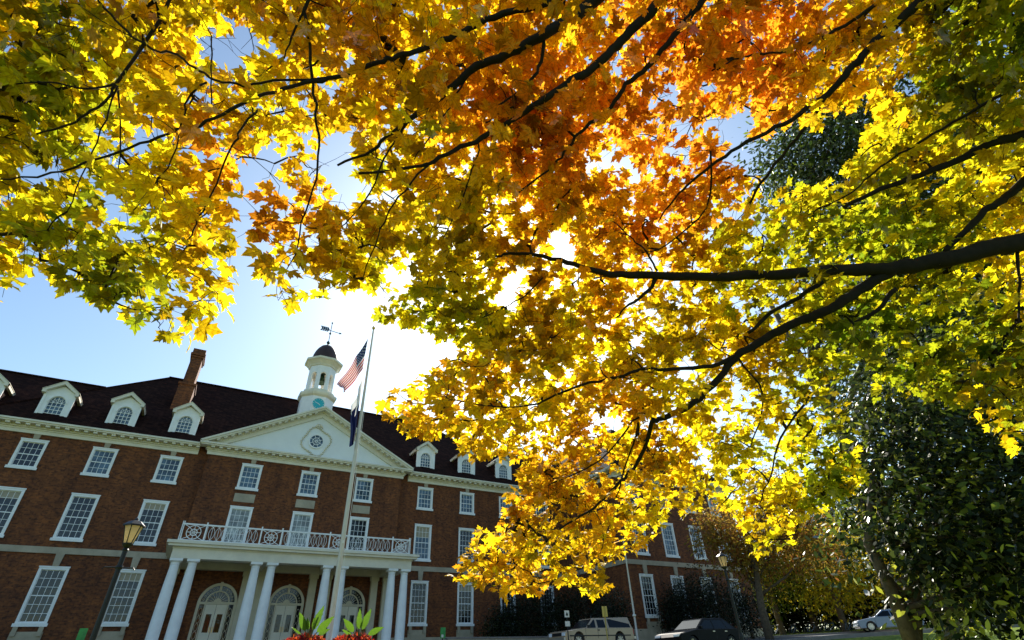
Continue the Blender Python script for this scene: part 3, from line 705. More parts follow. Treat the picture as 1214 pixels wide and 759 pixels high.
bl = MB(); bl.lathe((CX, CY_, 0), [(.08, 23.9), (.25, 23.85), (.3, 23.5), (.36, 23.2), (.5, 22.95)], 18); bl.bar((CX-1.05, CY_, 23.98), (CX+1.05, CY_, 23.98), .1); bl.build('bell', M['verd'], cuo, smooth=True)
vn = MB(); vn.tube([(CX, CY_, 27.2), (CX, CY_, 29.95)], .035, 6)
for zc_, rr_ in ((27.5, .18), (28.6, .12), (29.9, .09)):
    vn.lathe((CX, CY_, zc_), [(.01, -rr_), (rr_*.7, -rr_*.7), (rr_, 0), (rr_*.7, rr_*.7), (.01, rr_)], 12)
vn.bar((CX-.9, CY_-.12, 28.95), (CX+.95, CY_+.12, 28.95), .05); vn.prism([(CX+.9, 28.83), (CX+1.15, 28.95), (CX+.9, 29.07)], CY_+.08, CY_+.14)
for q in (-.9, -.7, -.5, -.3): vn.prism([(CX+q, 28.95), (CX+q+.16, 28.95), (CX+q+.02, 29.2), (CX+q-.14, 29.2)], CY_-.14, CY_-.08); vn.prism([(CX+q, 28.95), (CX+q+.16, 28.95), (CX+q+.02, 28.7), (CX+q-.14, 28.7)], CY_-.14, CY_-.08)
vn.build('weather_vane', M['slate'], cuo)
ck = MB(); fy = CY_-1.42; ck.ring((CX, 20.2), 0, .52, fy-.03, fy-.002, 32); cko = ck.build('clock_face', M['clock'], cuo)
kk = MB(); kk.bar((CX, fy-.04, 20.2), (CX-.33, fy-.04, 20.32), .035, .02, upv=(0, 1, 0)); kk.bar((CX, fy-.05, 20.2), (CX+.16, fy-.05, 20.06), .04, .02, upv=(0, 1, 0))
for i in range(12):
    a = i*math.pi/6; kk.bar((CX+.40*math.cos(a), fy-.04, 20.2+.40*math.sin(a)), (CX+.48*math.cos(a), fy-.04, 20.2+.48*math.sin(a)), .03, .015, upv=(0, 1, 0))
kk.ring((CX, 20.2), .52, .57, fy-.05, fy-.002, 32)
kk.build('clock_hands', M['trim'], cuo)
# portico
PF = 37.5; px0, px1 = -1.08, 13.45
po = MB()
po.box(px0, px1, PF-.33, PF+.33, 5.76, 6.28); po.box(px0, px0+.6, PF+.33, YB-.001, 5.76, 6.28); po.box(px1-.6, px1, PF+.33, YB-.001, 5.76, 6.28)
po.box(px0-.05, px1+.05, PF-.38, YB-.001, 6.28, 6.36); po.box(px0-.3, px1+.3, PF-.65, YB-.001, 6.36, 6.50); po.box(px0-.4, px1+.4, PF-.76, YB-.001, 6.50, 6.66)
poo = po.build('portico', M['white'], hall)
sf = MB(); sf.box(px0+.6, px1-.6, PF+.34, YB-.002, 6.20, 6.275)
for xq in (-.3, 4.0, 8.33, 12.65): sf.box(xq-.28, xq+.28, PF+.331, YB-.003, 5.80, 6.198)
sf.box(px0+.6, px1-.6, YB-.5, YB-.004, 5.78, 6.19)
sf.build('soffit', M['cream'], poo)
COLX = [-.75, .13, 3.55, 4.46, 7.83, 8.82, 12.2, 13.1]
def column(x):
    c = MB(); c.lathe((x, PF, 0), [(.30, 1.45), (.31, 2.5), (.295, 3.6), (.255, 4.8), (.225, 5.42)], 24); o = c.build('column', M['trim'], poo, smooth=True)
    c = MB(); c.lathe((x, PF, 0), [(.235, 5.421), (.245, 5.46), (.235, 5.48), (.235, 5.55), (.30, 5.62)], 24); c.box(x-.33, x+.33, PF-.33, PF+.33, 5.62, 5.757)
    c.lathe((x, PF, 0), [(.40, 1.27), (.40, 1.36), (.34, 1.449)], 24); c.build('column', M['white'], poo)
for x in COLX:
    c = MB(); c.lathe((x, PF, 0), [(.40, 1.25), (.40, 1.36), (.33, 1.42), (.31, 1.45), (.312, 2.5), (.295, 3.6), (.255, 4.8), (.225, 5.42), (.245, 5.46), (.232, 5.48), (.235, 5.55), (.30, 5.62)], 28)
    c.box(x-.33, x+.33, PF-.33, PF+.33, 5.62, 5.757); c.build('column', M['trim'], poo, smooth=False)
for x in COLX:
    c = MB(); c.box(x-.24, x+.24, YB-.30, YB-.003, 1.25, 5.5); c.box(x-.3, x+.3, YB-.36, YB-.003, 5.5, 5.775); c.build('pilaster', M['cream'], poo)
fl = MB(); fl.box(px0-.5, px1+.5, PF-.8, YB-.003, .3, 1.25); fl.build('portico_floor', M['stone'], poo)
for q in range(2):
    for k in range(3): pass
sp_ = MB()
for k in range(3): sp_.box(px0+1, px1-1, PF-.8-.32*(k+1), PF-.8-.32*k, .2, 1.25-.16*(k+1)-.02)
sp_.build('step', M['stone'], poo)
# railing
rl = MB(); RY = 37.55; z0, z1 = 6.80, 7.70; rx0, rx1 = -1.0, 13.4
for z, t in ((z0, .06), (z1, .08)): rl.box(rx0, rx1, RY-.04, RY+.04, z-t/2, z+t/2)
for x in (rx0+.04, rx1-.04):
    for z in (z0, z1): rl.box(x-.03, x+.03, RY+.041, YB-.01, z-.03, z+.03)
    for k in range(16):
        yy = RY+.2+k*.25; rl.box(x-.012, x+.012, yy-.012, yy+.012, z0+.03, z1-.03)
cent = [-.3, 4.05, 8.33, 12.7]
posts = [rx0+.03]+[c+s*.62 for c in cent for s in (-1, 1)][:]+[rx1-.03]
posts = [p for p in posts if rx0 < p < rx1]
for x in posts: rl.box(x-.04, x+.04, RY-.035, RY+.035, 6.66, 7.86)
zm = (z0+z1)/2
for c in cent:
    rl.ring((c, zm), .36, .40, RY-.02, RY+.02, 28); rl.ring((c, zm), .16, .20, RY-.02, RY+.02, 18)
    for k in range(8):
        a = k*math.pi/4; rl.bar((c+.0*math.cos(a), RY, zm+.0*math.sin(a)), (c+.36*math.cos(a), RY, zm+.36*math.sin(a)), .03, .02, upv=(0, 1, 0))
    for sx in (-1, 1):
        for sz in (-1, 1): rl.bar((c+sx*.28, RY, zm+sz*.28), (c+sx*.58, RY, zm+sz*.42), .03, .02, upv=(0, 1, 0))
spans = [(cent[i]+.62, cent[i+1]-.62) for i in range(3)]
for a, b in spans:
    n = 9; dx = (b-a)/n
    for i in range(n):
        c = a+dx*(i+.5)
        for rad in (dx*.95,):   # interlaced ovals
            pts = [(c+rad*math.cos(t), RY+(.012 if i % 2 else -.012), zm+.42*math.sin(t)) for t in [2*math.pi*k/20 for k in range(21)]]
            rl.tube([p for p in pts if a < p[0] < b] if 0 < i < n-1 else [p for p in pts if a-.01 < p[0] < b+.01][:], .013, 4)
    for i in range(1, n): rl.box(a+dx*i-.011, a+dx*i+.011, RY-.028, RY-.016, z0+.03, z1-.04)
    rl.box(a, b, RY-.03, RY+.03, z0-.06, z0-.03)
rl.build('balcony_railing', M['trim'], poo)
# doors
def door(x):
    y = YB
    f = MB(); zt = 3.92
    f.ring((x, zt), .98, 1.14, y-.14, y-.003, 28, 0, math.pi); f.ring((x, zt), .62, .70, y-.12, y-.003, 24, 0, math.pi)
    f.box(x-1.14, x-.98, y-.14, y-.003, 1.25, zt); f.box(x+.98, x+1.14, y-.14, y-.003, 1.25, zt); f.box(x-1.14, x+1.14, y-.13, y-.003, zt-.08, zt+.06)
    f.box(x-.70, x-.62, y-.12, y-.003, 1.25, zt-.08); f.box(x+.62, x+.70, y-.12, y-.003, 1.25, zt-.08)
    for i in range(1, 10):
        a = math.pi*i/10; f.bar((x+.22*math.cos(a), y-.06, zt+.22*math.sin(a)), (x+.62*math.cos(a), y-.06, zt+.62*math.sin(a)), .022, .02, upv=(0, 1, 0))
    for i in range(1, 14):
        a = math.pi*i/14; f.tube([(x+.84*math.cos(a)+.05*math.cos(t), y-.08, zt+.84*math.sin(a)+.05*math.sin(t)) for t in np.linspace(0, 6.28, 9)], .012, 4, cap=False)
    f.ring((x, zt+.05), 0, .22, y-.1, y-.01, 16, 0, math.pi)
    f.box(x-.07, x+.07, y-.17, y-.02, zt+.98-.3, zt+1.2)
    root = f.build('door', M['cream'], hall)
    g = MB(); g.ring((x, zt), .0, .98, y-.05, y-.03, 28, 0, math.pi); g.box(x-.98, x+.98, y-.05, y-.03, 1.25, zt-.081); g.build('fanlight', M['glass'], root)
    for q in (-1, 1):
        l = MB(); a, b = (x-.61, x-.01) if q < 0 else (x+.01, x+.61); g0, g1 = a+.15, b-.13
        l.box(a, g0, y-.10, y-.055, 1.26, zt-.09); l.box(g1, b, y-.10, y-.055, 1.26, zt-.09); l.box(g0, g1, y-.10, y-.055, 1.26, 2.3); l.box(g0, g1, y-.10, y-.055, 3.30, zt-.09)
        l.build('door_leaf', M['white'], root)
        h = MB(); h.bar((x+q*.07, y-.14, 2.3), (x+q*.07, y-.14, 2.6), .03); h.build('handle', M['gold'], root)
    for q in (-1, 1):
        s = MB(); xc = x+q*.84
        for k in range(5):
            zc_ = 1.75+k*.42; s.tube([(xc+.10*math.cos(t), y-.07, zc_+.2*math.sin(t)) for t in np.linspace(0, 6.28, 13)], .014, 4, cap=False)
        s.build('sidelight_tracery', M['cream'], root)
for x in XB: door(x)

# ================================================================== STREET OBJECTS
def lamp(loc, label, hgt):
    root = empty('street_lamp', loc, label=label, cat='street lamp', group='lantern street lamps')
    p = MB(); p.lathe((0, 0, 0), [(.17, 0), (.17, .12), (.11, .2), (.09, .55), (.065, .7), (.055, hgt-.62), (.08, hgt-.60), (.05, hgt-.55), (.10, hgt-.50), (.12, hgt-.46)], 14)
    po_ = p.build('pole', M['black'], root, smooth=False, world=False)
    a = MB()
    a.tube([(-.34, 0, hgt-1.05), (-.30, 0, hgt-1.0), (.30, 0, hgt-1.0), (.34, 0, hgt-1.05)], .014, 6); a.lathe((0, 0, hgt-1.04), [(.075, 0), (.085, .04), (.075, .08)], 12)
    a.build('crossbar', M['black'], root, world=False)
    g = MB(); g.lathe((0, 0, 0), [(.105, hgt-.44), (.205, hgt-.03)], 6, .3); g.build('lamp_shade', M['lampglass'], root, world=False)
    f = MB()
    for k in range(6):
        t = .3+k*math.pi/3; f.bar((.108*math.cos(t), .108*math.sin(t), hgt-.45), (.21*math.cos(t), .21*math.sin(t), hgt-.02), .018)
    f.lathe((0, 0, 0), [(.12, hgt-.46), (.12, hgt-.435)], 6, .3)
    f.lathe((0, 0, 0), [(.26, hgt-.03), (.26, hgt+.0), (.15, hgt+.09), (.05, hgt+.12), (.04, hgt+.17), (.0, hgt+.2)], 6, .3)
    f.build('lantern_frame', M['black'], root, world=False)
    return root
P = atY(159.5, 623, 17.0); lamp((P[0], 17.0, gz(P[0], 17)), 'black street lamp with glowing glass lantern in front of the left ground floor windows', P[2]-gz(P[0], 17))
P = atY(855, 657, 17.5); lamp((P[0], 17.5, gz(P[0], 17.5)), 'black street lamp with glass lantern in front of the projecting right wing', P[2]-gz(P[0], 17.5)-.1)
# flagpole and flags
FY = 22.0; fpx = 5.03
zb = gz(fpx, FY); ztop = 14.35
fp_ = empty('flagpole', (fpx, FY, zb), label='tall tapered pale flagpole rising between the portico and the planters', cat='flagpole')
q = MB(); q.lathe((0, 0, 0), [(.2, 0), (.2, .06), (.11, .1), (.105, 1.5), (.085, 7), (.04, ztop-zb)], 16); q.build('pole', M['pole'], fp_, smooth=True, world=False)
q = MB(); q.lathe((0, 0, ztop-zb), [(.01, 0), (.07, .05), (.085, .12), (.06, .19), (.01, .22)], 14); q.build('finial', M['gold'], fp_, smooth=True, world=False)
q = MB(); q.tube([(.05, -.06, ztop-zb-.1), (.12, -.14, 6), (.14, -.16, 1.4)], .008, 5); q.lathe((.0, -.12, 4.2), [(.03, -.05), (.03, .05)], 8); q.build('halyard', M['whitecloth'], fp_, world=False)
def flagmat():
    m = bpy.data.materials.new('flag_canton'); m.use_nodes = True; n = m.node_tree; b = n.nodes['Principled BSDF']; b.inputs['Roughness'].default_value = .8
    uv = n.nodes.new('ShaderNodeUVMap'); sep = n.nodes.new('ShaderNodeSeparateXYZ'); n.links.new(uv.outputs[0], sep.inputs[0])
    fr = []
    for i, k in ((0, 6), (1, 5)):
        a = n.nodes.new('ShaderNodeMath'); a.operation = 'MULTIPLY'; a.inputs[1].default_value = k; n.links.new(sep.outputs[i], a.inputs[0])
        f = n.nodes.new('ShaderNodeMath'); f.operation = 'FRACT'; n.links.new(a.outputs[0], f.inputs[0])
        s_ = n.nodes.new('ShaderNodeMath'); s_.operation = 'SUBTRACT'; s_.inputs[1].default_value = .5; n.links.new(f.outputs[0], s_.inputs[0]); fr.append(s_)
    c = n.nodes.new('ShaderNodeCombineXYZ'); n.links.new(fr[0].outputs[0], c.inputs[0]); n.links.new(fr[1].outputs[0], c.inputs[1])
    l = n.nodes.new('ShaderNodeVectorMath'); l.operation = 'LENGTH'; n.links.new(c.outputs[0], l.inputs[0])
    t = n.nodes.new('ShaderNodeMath'); t.operation = 'LESS_THAN'; t.inputs[1].default_value = .22; n.links.new(l.outputs['Value'], t.inputs[0])
    mx = n.nodes.new('ShaderNodeMix'); mx.data_type = 'RGBA'; mx.inputs[6].default_value = (.01, .015, .10, 1); mx.inputs[7].default_value = (.8, .8, .8, 1)
    n.links.new(t.outputs[0], mx.inputs[0]); n.links.new(mx.outputs[2], b.inputs['Base Color']); return m
def thincloth(name, c):
    m = bpy.data.materials.new(name); m.use_nodes = True; n = m.node_tree; n.nodes.remove(n.nodes['Principled BSDF']); out = [q for q in n.nodes if q.type == 'OUTPUT_MATERIAL'][0]
    a = n.nodes.new('ShaderNodeBsdfDiffuse'); b = n.nodes.new('ShaderNodeBsdfTranslucent'); x = n.nodes.new('ShaderNodeMixShader'); x.inputs[0].default_value = .25
    nz = n.nodes.new('ShaderNodeTexNoise'); nz.inputs['Scale'].default_value = 8; cr = n.nodes.new('ShaderNodeValToRGB'); cr.color_ramp.elements[0].color = (*[q*.85 for q in c], 1); cr.color_ramp.elements[1].color = (*c, 1)
    n.links.new(nz.outputs[0], cr.inputs[0]); n.links.new(cr.outputs[0], a.inputs[0]); n.links.new(cr.outputs[0], b.inputs[0])
    n.links.new(a.outputs[0], x.inputs[1]); n.links.new(b.outputs[0], x.inputs[2]); n.links.new(x.outputs[0], out.inputs[0]); return m
M['fred'] = thincloth('flag_red', (.62, .008, .012)); M['fwhite'] = thincloth('flag_white', (.88, .86, .84)); M['canton'] = flagmat()
def flag(name, A, B, Cc, D, nu, nv, fold, mats, mi, label, cat, uvf=None, parentz=0):
    """A top hoist, B top fly, Cc bottom fly, D bottom hoist"""
    A, B, Cc, D = map(Vector, (A, B, Cc, D)); b = MB(); vs = []
    for i in range(nu+1):
        u = i/nu
        for j in range(nv+1):
            v = j/nv
            p = (A.lerp(B, u)).lerp(D.lerp(Cc, u), v)
            sag = Vector((0, 0, -.25*math.sin(math.pi*u)*(.5+.5*v)))
            y = fold*math.sin(u*9+v*2.2)*(.25+u)+.05*math.sin(v*11+u*4)*u
            xx = .06*math.sin(u*12+v*3)*u
            vs.append((p.x+xx, p.y+y, p.z+sag.z*.4))
    fs = []; ms = []
    for i in range(nu):
        for j in range(nv):
            fs.append((i*(nv+1)+j, (i+1)*(nv+1)+j, (i+1)*(nv+1)+j+1, i*(nv+1)+j+1)); ms.append(mi(i/nu, j/nv))
    b.add(vs, fs); b.m = ms
    o = b.build(name, mats, None, smooth=True)
    uvl = o.data.uv_layers.new(name='UVMap')
    for f in o.data.polygons:
        for li, vi in zip(f.loop_indices, f.vertices): i, j = divmod(vi, nv+1); uvl.data[li].uv = ((i/nu)/.4, (j/nv)/(7/13))
    return tag(o, label, cat)
def usmi(u, v):
    if u < .4 and v < 7/13-.01: return 2
    return 0 if int(v*13+.001) % 2 == 0 else 1
A_ = atY(436.5, 401, FY); B_ = atY(401, 455, FY-.2); C_ = atY(404, 469, FY-.3); D_ = atY(430.5, 437, FY)
# the flag flies at a steep droop
flag('flag', A_, B_, C_, D_, 40, 26, .30, [M['fred'], M['fwhite'], M['canton']], usmi, 'red and white striped flag with a starred blue canton blowing from the flagpole top', 'flag')
A_ = atY(429, 447, FY-.1); B_ = atY(418, 480, FY-.25); C_ = atY(415, 527, FY-.1); D_ = atY(421, 524, FY-.05)
def ilmi(u, v): return 1 if (u > .45 and v < .55) or (v < .16) else 0
A_ = atY(431, 444, FY); B_ = atY(417.5, 483, FY-.25); C_ = atY(414.5, 529, FY-.15); D_ = atY(420.5, 522, FY)
flag('flag', A_, B_, C_, D_, 24, 14, .14, [M['navy'], M['fwhite']], lambda u, v: 1 if (u < .62 and v < .42) or (v < .2) else 0, 'limp white and navy flag hanging lower on the flagpole', 'flag')
# slim white pole by the wing
P = atY(741, 655, 25.0); b0 = gz(P[0], 25)
wp = empty('slim_pole', (P[0], 25.0, b0), label='slim bare white pole standing in front of the projecting wing corner', cat='pole')
q = MB(); q.lathe((0, 0, 0), [(.11, 0), (.11, .05), (.055, .08), (.05, 3), (.035, P[2]-b0+.8)], 10); q.build('pole', M['pole'], wp, smooth=True, world=False)
q = MB(); q.lathe((0, 0, 1.62), [(.062, 0), (.10, .03), (.10, .09), (.062, .12)], 10); q.build('collar', M['signwhite'], wp, world=False)
# signs
def sign(px, py0, py1, pw, Y, m, pm, label, extra=None, boardh=None):
    P0 = atY(px, py0, Y); P1 = atY(px, py1, Y); g0 = gz(P0[0], Y); wx = abs((atY(px+pw/2, py0, Y)-atY(px-pw/2, py0, Y))[0])
    root = empty('sign', (P0[0], Y, g0), label=label, cat='sign')
    q = MB(); q.box(-.025, .025, 0, .04, 0, P0[2]-g0-.02); q.build('post', pm, root, world=False)
    q = MB(); z0, z1 = P1[2]-g0, P0[2]-g0; q.box(-wx/2, wx/2, -.02, -.005, z0, z1); bo = q.build('board', m, root, world=False, bevel=.004)
    if extra: extra(root, bo, wx, z0, z1)
    return root
def ex1(root, bo, wx, z0, z1):
    q = MB(); zm_ = z0+(z1-z0)*.42; q.ring((0, zm_), 0, wx*.22, -.026, -.021, 14); q.box(-wx*.08, wx*.08, -.027, -.021, zm_, zm_+(z1-z0)*.3); q.build('symbol', M['black'], bo, world=False)
    q = MB(); q.box(-wx/2, wx/2, -.02, -.005, z0-.42, z0-.18); q.build('plate', M['signwhite'], root, world=False)
sign(671.5, 724, 732, 5.5, 26, M['signwhite'], M['black'], 'white parking sign with a dark symbol and small plate, left of the gold pickup', ex1)
def ex2(root, bo, wx, z0, z1):
    q = MB(); q.box(-wx*.12, wx*.12, -.045, -.021, z0, z1); q.build('channel', M['yellowpost'], bo, world=False)
sign(716, 719, 731.5, 6, 25, M['signyellow'], M['yellowpost'], 'narrow yellow sign on a yellow post in front of the gold pickup', ex2)
def ex3(root, bo, wx, z0, z1):
    q = MB(); q.box(-wx*.3, wx*.1, -.03, -.021, z0+.05, z0+(z1-z0)*.35); q.build('graphic', M['signwhite'], bo, world=False)
sign(525.3, 744, 757, 6, 33.0, M['signgreen'], M['black'], 'small green banner sign at the foot of the wall right of the portico', ex3)
sign(100, 745, 759, 10, 24.0, M['signgreen'], M['black'], 'green banner sign at the foot of the left street lamp')
def ex4(root, bo, wx, z0, z1):
    q = MB(); q.ring((0, z1-.08), 0, .035, -.026, -.021, 12); q.prism([(-.10, z0+.1), (-.06, z0+.1), (0, z1-.16), (.06, z0+.1), (.10, z0+.1), (.02, z1-.11), (-.02, z1-.11)], -.026, -.021); q.build('symbol', M['signwhite'], bo, world=False)
sign(829, 739, 747, 6, 27.5, M['signblue'], M['black'], 'small blue sign with a white figure behind the dark car', ex4)
# low wall
lw = MB(); lw.box(14.6, 22.0, 33.0, 33.35, .3, 1.44); lwo = tag(lw.build('low_wall', M['stone']), 'low pale stone wall along the lawn left of the gold pickup', 'wall')
cp = MB(); cp.box(14.5, 22.1, 32.95, 33.4, 1.441, 1.52); cp.build('coping', M['kerb'], lwo)

# ---- vehicles (local: x forward, origin on ground centre)
def wheel(root, x, y, r, side):
    a = MB(); n = 28; w_ = .22
    pr_ = [(r-.10, -w_/2), (r-.02, -w_/2), (r, -w_/2+.03), (r, w_/2-.03), (r-.02, w_/2), (r-.10, w_/2)]
    def lat(mb, prof):
        vs = [(x+q*math.cos(2*math.pi*j/n), y+d, r+q*math.sin(2*math.pi*j/n)) for q, d in prof for j in range(n)]
        mb.add(vs, [(i*n+j, i*n+(j+1) % n, (i+1)*n+(j+1) % n, (i+1)*n+j) for i in range(len(prof)-1) for j in range(n)])
    lat(a, pr_); t = a.build('tyre', M['rubber'], None, world=False)
    wh = MB(); lat(wh, [(r-.10, -w_/2+.02), (r-.10, w_/2-.02)]); yo = y+side*(w_/2-.03)
    for k in range(8):
        an = k*math.pi/4; wh.bar((x, yo, r), (x+(r-.1)*math.cos(an), yo, r+(r-.1)*math.sin(an)), .055, .03, upv=(0, 1, 0))
    lat(wh, [(.001, side*(w_/2-.01)), (.07, side*(w_/2-.01)), (.07, side*(w_/2-.06))])
    lat(wh, [(.001, side*(w_/2-.09)), (r-.1, side*(w_/2-.09))])
    o = MB(); o.v = []; 
    wo = wh.build('wheel', M['chrome'], root, world=False); t.parent = wo; return wo
def vehicle(name, loc, rz, label, L, Wd, hb, hr, green, paint, wr, wx, group=None, cat='car', zbot=.24, hood=None):
    """green: list of (x, z) for the greenhouse outline bottom-front -> top-front -> top-rear -> bottom-rear"""
    root = empty(name, loc, rz, label=label, cat=cat, group=group)
    h = L/2; b = MB(); hw = Wd/2
    # side outline with wheel arches
    top = hood
    bot = []
    for xc in (wx[1], wx[0]):      # rear first, going forward
        bot.append((xc-wr-.08, zbot))
        for k in range(9):
            a = math.pi-k*math.pi/8; bot.append((xc+(wr+.07)*math.cos(a), zbot+.02+(wr+.13)*math.sin(a)))
        bot.append((xc+wr+.08, zbot))
    outline = [(-h+.05, zbot)]+bot+[(h-.08, zbot)]+top
    n = len(outline)
    secs = [(-hw, .0), (-hw+.05, 1), (hw-.05, 1), (hw, .0)]
    cx, cz = 0, hb*.6
    vs = []
    for yy, e in secs:
        for x, z in outline:
            k = 1 if e else .975; vs.append((x*k, yy, z if e else zbot+(z-zbot)*.96))
    fs = [tuple(range(n-1, -1, -1)), tuple(3*n+i for i in range(n))]
    for s_ in range(3):
        for i in range(n): fs.append((s_*n+i, s_*n+(i+1) % n, (s_+1)*n+(i+1) % n, (s_+1)*n+i))
    b.add(vs, fs)
    body = b.build('body', paint, root, world=False)
    g = MB(); tw = hw-.20; bw = hw-.05
    (x0, z0), (x1, z1), (x2, z2), (x3, z3) = green
    vs = [(x0, -bw, z0), (x1, -tw, z1), (x2, -tw, z2), (x3, -bw, z3), (x0, bw, z0), (x1, tw, z1), (x2, tw, z2), (x3, bw, z3)]
    g.add(vs, [(0, 1, 2, 3), (7, 6, 5, 4), (1, 5, 6, 2), (0, 4, 5, 1), (3, 2, 6, 7)]); g.build('cabin', paint, root, world=False, bevel=.04)
    return root, (tw, bw)
def sidewin(root, green, tw, bw, segs, m, grow=.006):
    (x0, z0), (x1, z1), (x2, z2), (x3, z3) = green
    for side in (-1, 1):
        for (a0, a1, b0, b1) in segs:    # bottom x0..x1, top x0..x1
            q = MB(); zt = z1-.09; zb_ = z0+.04
            f = lambda z: (bw+(tw-bw)*(z-z0)/(z1-z0)+grow)*side
            q.add([(a0, f(zb_), zb_), (a1, f(zb_), zb_), (b1, f(zt), zt), (b0, f(zt), zt)], [(0, 1, 2, 3)]); q.build('side_window', m, root, world=False)
def endwin(root, green, tw, bw, front=True):
    (x0, z0), (x1, z1), (x2, z2), (x3, z3) = green
    a, c = ((x0, z0), (x1, z1)) if front else ((x3, z3), (x2, z2)); sx = 1 if front else -1
    q = MB(); k0, k1 = .12, .88
    def pt(k, s): w_ = (bw+(tw-bw)*k)*.9; x = a[0]+(c[0]-a[0])*k; z = a[1]+(c[1]-a[1])*k; return (x+sx*.012, s*w_, z+.008)
    q.add([pt(k0, -1), pt(k0, 1), pt(k1, 1), pt(k1, -1)], [(0, 1, 2, 3)]); q.build('windscreen' if front else 'rear_window', M['carglass'], root, world=False)
# gold pickup with cap, faces -x
L = 5.2
gr = [(1.05, .95), (.38, 1.50), (-2.38, 1.56), (-2.56, .95)]
hood = [(2.58, .38), (2.60, .72), (2.50, .84), (1.15, .97), (-2.57, .99), (-2.60, .45)]
trk, (tw, bw) = vehicle('pickup_truck', (22.35, 29.0, gz(22.3, 29)+.12), math.pi, 'gold pickup truck with a matching bed cap parked before the wing', L, 1.75, 1.0, 1.56, gr, M['goldpaint'], .35, (1.66, -1.48), hood=hood, cat='pickup truck', zbot=.34)
sidewin(trk, gr, tw, bw, [(.92, .30, .36, .28), (.14, -.46, .14, -.42)], M['carglass'])
for side in (-1, 1):
    q = MB(); f = lambda z: (bw+(tw-bw)*(z-.95)/.55+.006)*side
    q.add([(-.72, f(1.0), 1.0), (-2.40, f(1.0), 1.0), (-2.30, f(1.44), 1.44), (-.68, f(1.44), 1.44)], [(0, 1, 2, 3)]); q.build('cap_window', M['carglass'], trk, world=False)
    for dx in (.16, -.42): 
        q = MB(); q.box(dx-.10, dx+.06, side*.877-.01, side*.877+.01, .84, .89); q.build('door_handle', M['black'], trk, world=False)
    for dx in (1.12, .22, -.56): 
        q = MB(); q.box(dx-.008, dx+.008, side*.876-.004, side*.876+.004, .45, .96); q.build('door_seam', M['black'], trk, world=False)
    q = MB(); q.box(-2.3, 2.3, side*.876-.012, side*.876+.012, .56, .62); q.build('side_moulding', M['black'], trk, world=False)
    q = MB(); q.box(2.50, 2.61, side*.68-.16, side*.68+.16, .60, .76); q.build('headlight', M['whitelens'], trk, world=False)
    q = MB(); q.box(-2.61, -2.55, side*.78-.08, side*.78+.08, .62, .92); q.build('tail_light', M['redlens'], trk, world=False)
    q = MB(); q.box(.86, 1.0, side*.98-.08, side*.98+.08, .98, 1.12); q.build('wing_mirror', M['black'], trk, world=False)
    for xx in (1.66, -1.48): wheel(trk, xx, side*.76, .35, side)
endwin(trk, gr, tw, bw)
q = MB(); q.box(2.58, 2.70, -.85, .85, .38, .52); q.build('bumper', M['chrome'], trk, world=False); q = MB(); q.box(-2.72, -2.58, -.85, .85, .40, .54); q.build('bumper', M['chrome'], trk, world=False)
q = MB(); q.box(2.585, 2.615, -.48, .48, .60, .76); q.build('grille', M['black'], trk, world=False)
def saloon(loc, rz, label, paint):
    gr = [(.95, .90), (.22, 1.38), (-1.15, 1.40), (-1.85, .92)]
    hood = [(2.15, .35), (2.20, .62), (2.05, .76), (1.0, .92), (-1.85, .95), (-2.12, .90), (-2.2, .5)]
    c, (tw, bw) = vehicle('parked_car', loc, rz, label, 4.4, 1.72, .95, 1.4, gr, paint, .32, (1.35, -1.30), group='cars parked near the wing', hood=hood)
    sidewin(c, gr, tw, bw, [(.82, -.22, .18, -.20), (-.30, -1.15, -.28, -.95), (-1.22, -1.62, -1.02, -1.22)], M['carglass'])
    endwin(c, gr, tw, bw); endwin(c, gr, tw, bw, False)
    for side in (-1, 1):
        q = MB(); q.box(2.04, 2.19, side*.62-.18, side*.62+.18, .58, .72); q.build('headlight', M['whitelens'], c, world=False, bevel=.02)
        q = MB(); q.box(-2.19, -2.08, side*.64-.16, side*.64+.16, .66, .82); q.build('tail_light', M['redlens'], c, world=False, bevel=.02)
        q = MB(); q.box(.72, .86, side*.93-.08, side*.93+.08, .92, 1.04); q.build('wing_mirror', paint, c, world=False, bevel=.02)
        for dx in (-.20, -1.05): q = MB(); q.box(dx-.02, dx+.14, side*.865-.012, side*.865+.012, .80, .84); q.build('door_handle', M['chrome'], c, world=False)
        for dx in (.95, -.28): q = MB(); q.box(dx-.007, dx+.007, side*.861-.004, side*.861+.004, .36, .90); q.build('door_seam', M['black'], c, world=False)
        for xx in (1.35, -1.30): wheel(c, xx, side*.74, .32, side)
    q = MB(); q.box(2.15, 2.24, -.78, .78, .34, .48); q.build('bumper', paint, c, world=False, bevel=.03); q = MB(); q.box(-2.26, -2.15, -.78, .78, .36, .52); q.build('bumper', paint, c, world=False, bevel=.03)
    return c
saloon((22.7, 20.9, gz(22.7, 20.9)-.02), math.pi, 'dark car with a red tail light, half hidden in the shade before the wing', M['darkpaint'])
P = atD(1056, 750, 54); saloon((P[0], P[1], gz(P[0], P[1])+.10), R_(-30+180-18), 'silver car parked behind the leaning magnolia trunk', M['silverpaint'])
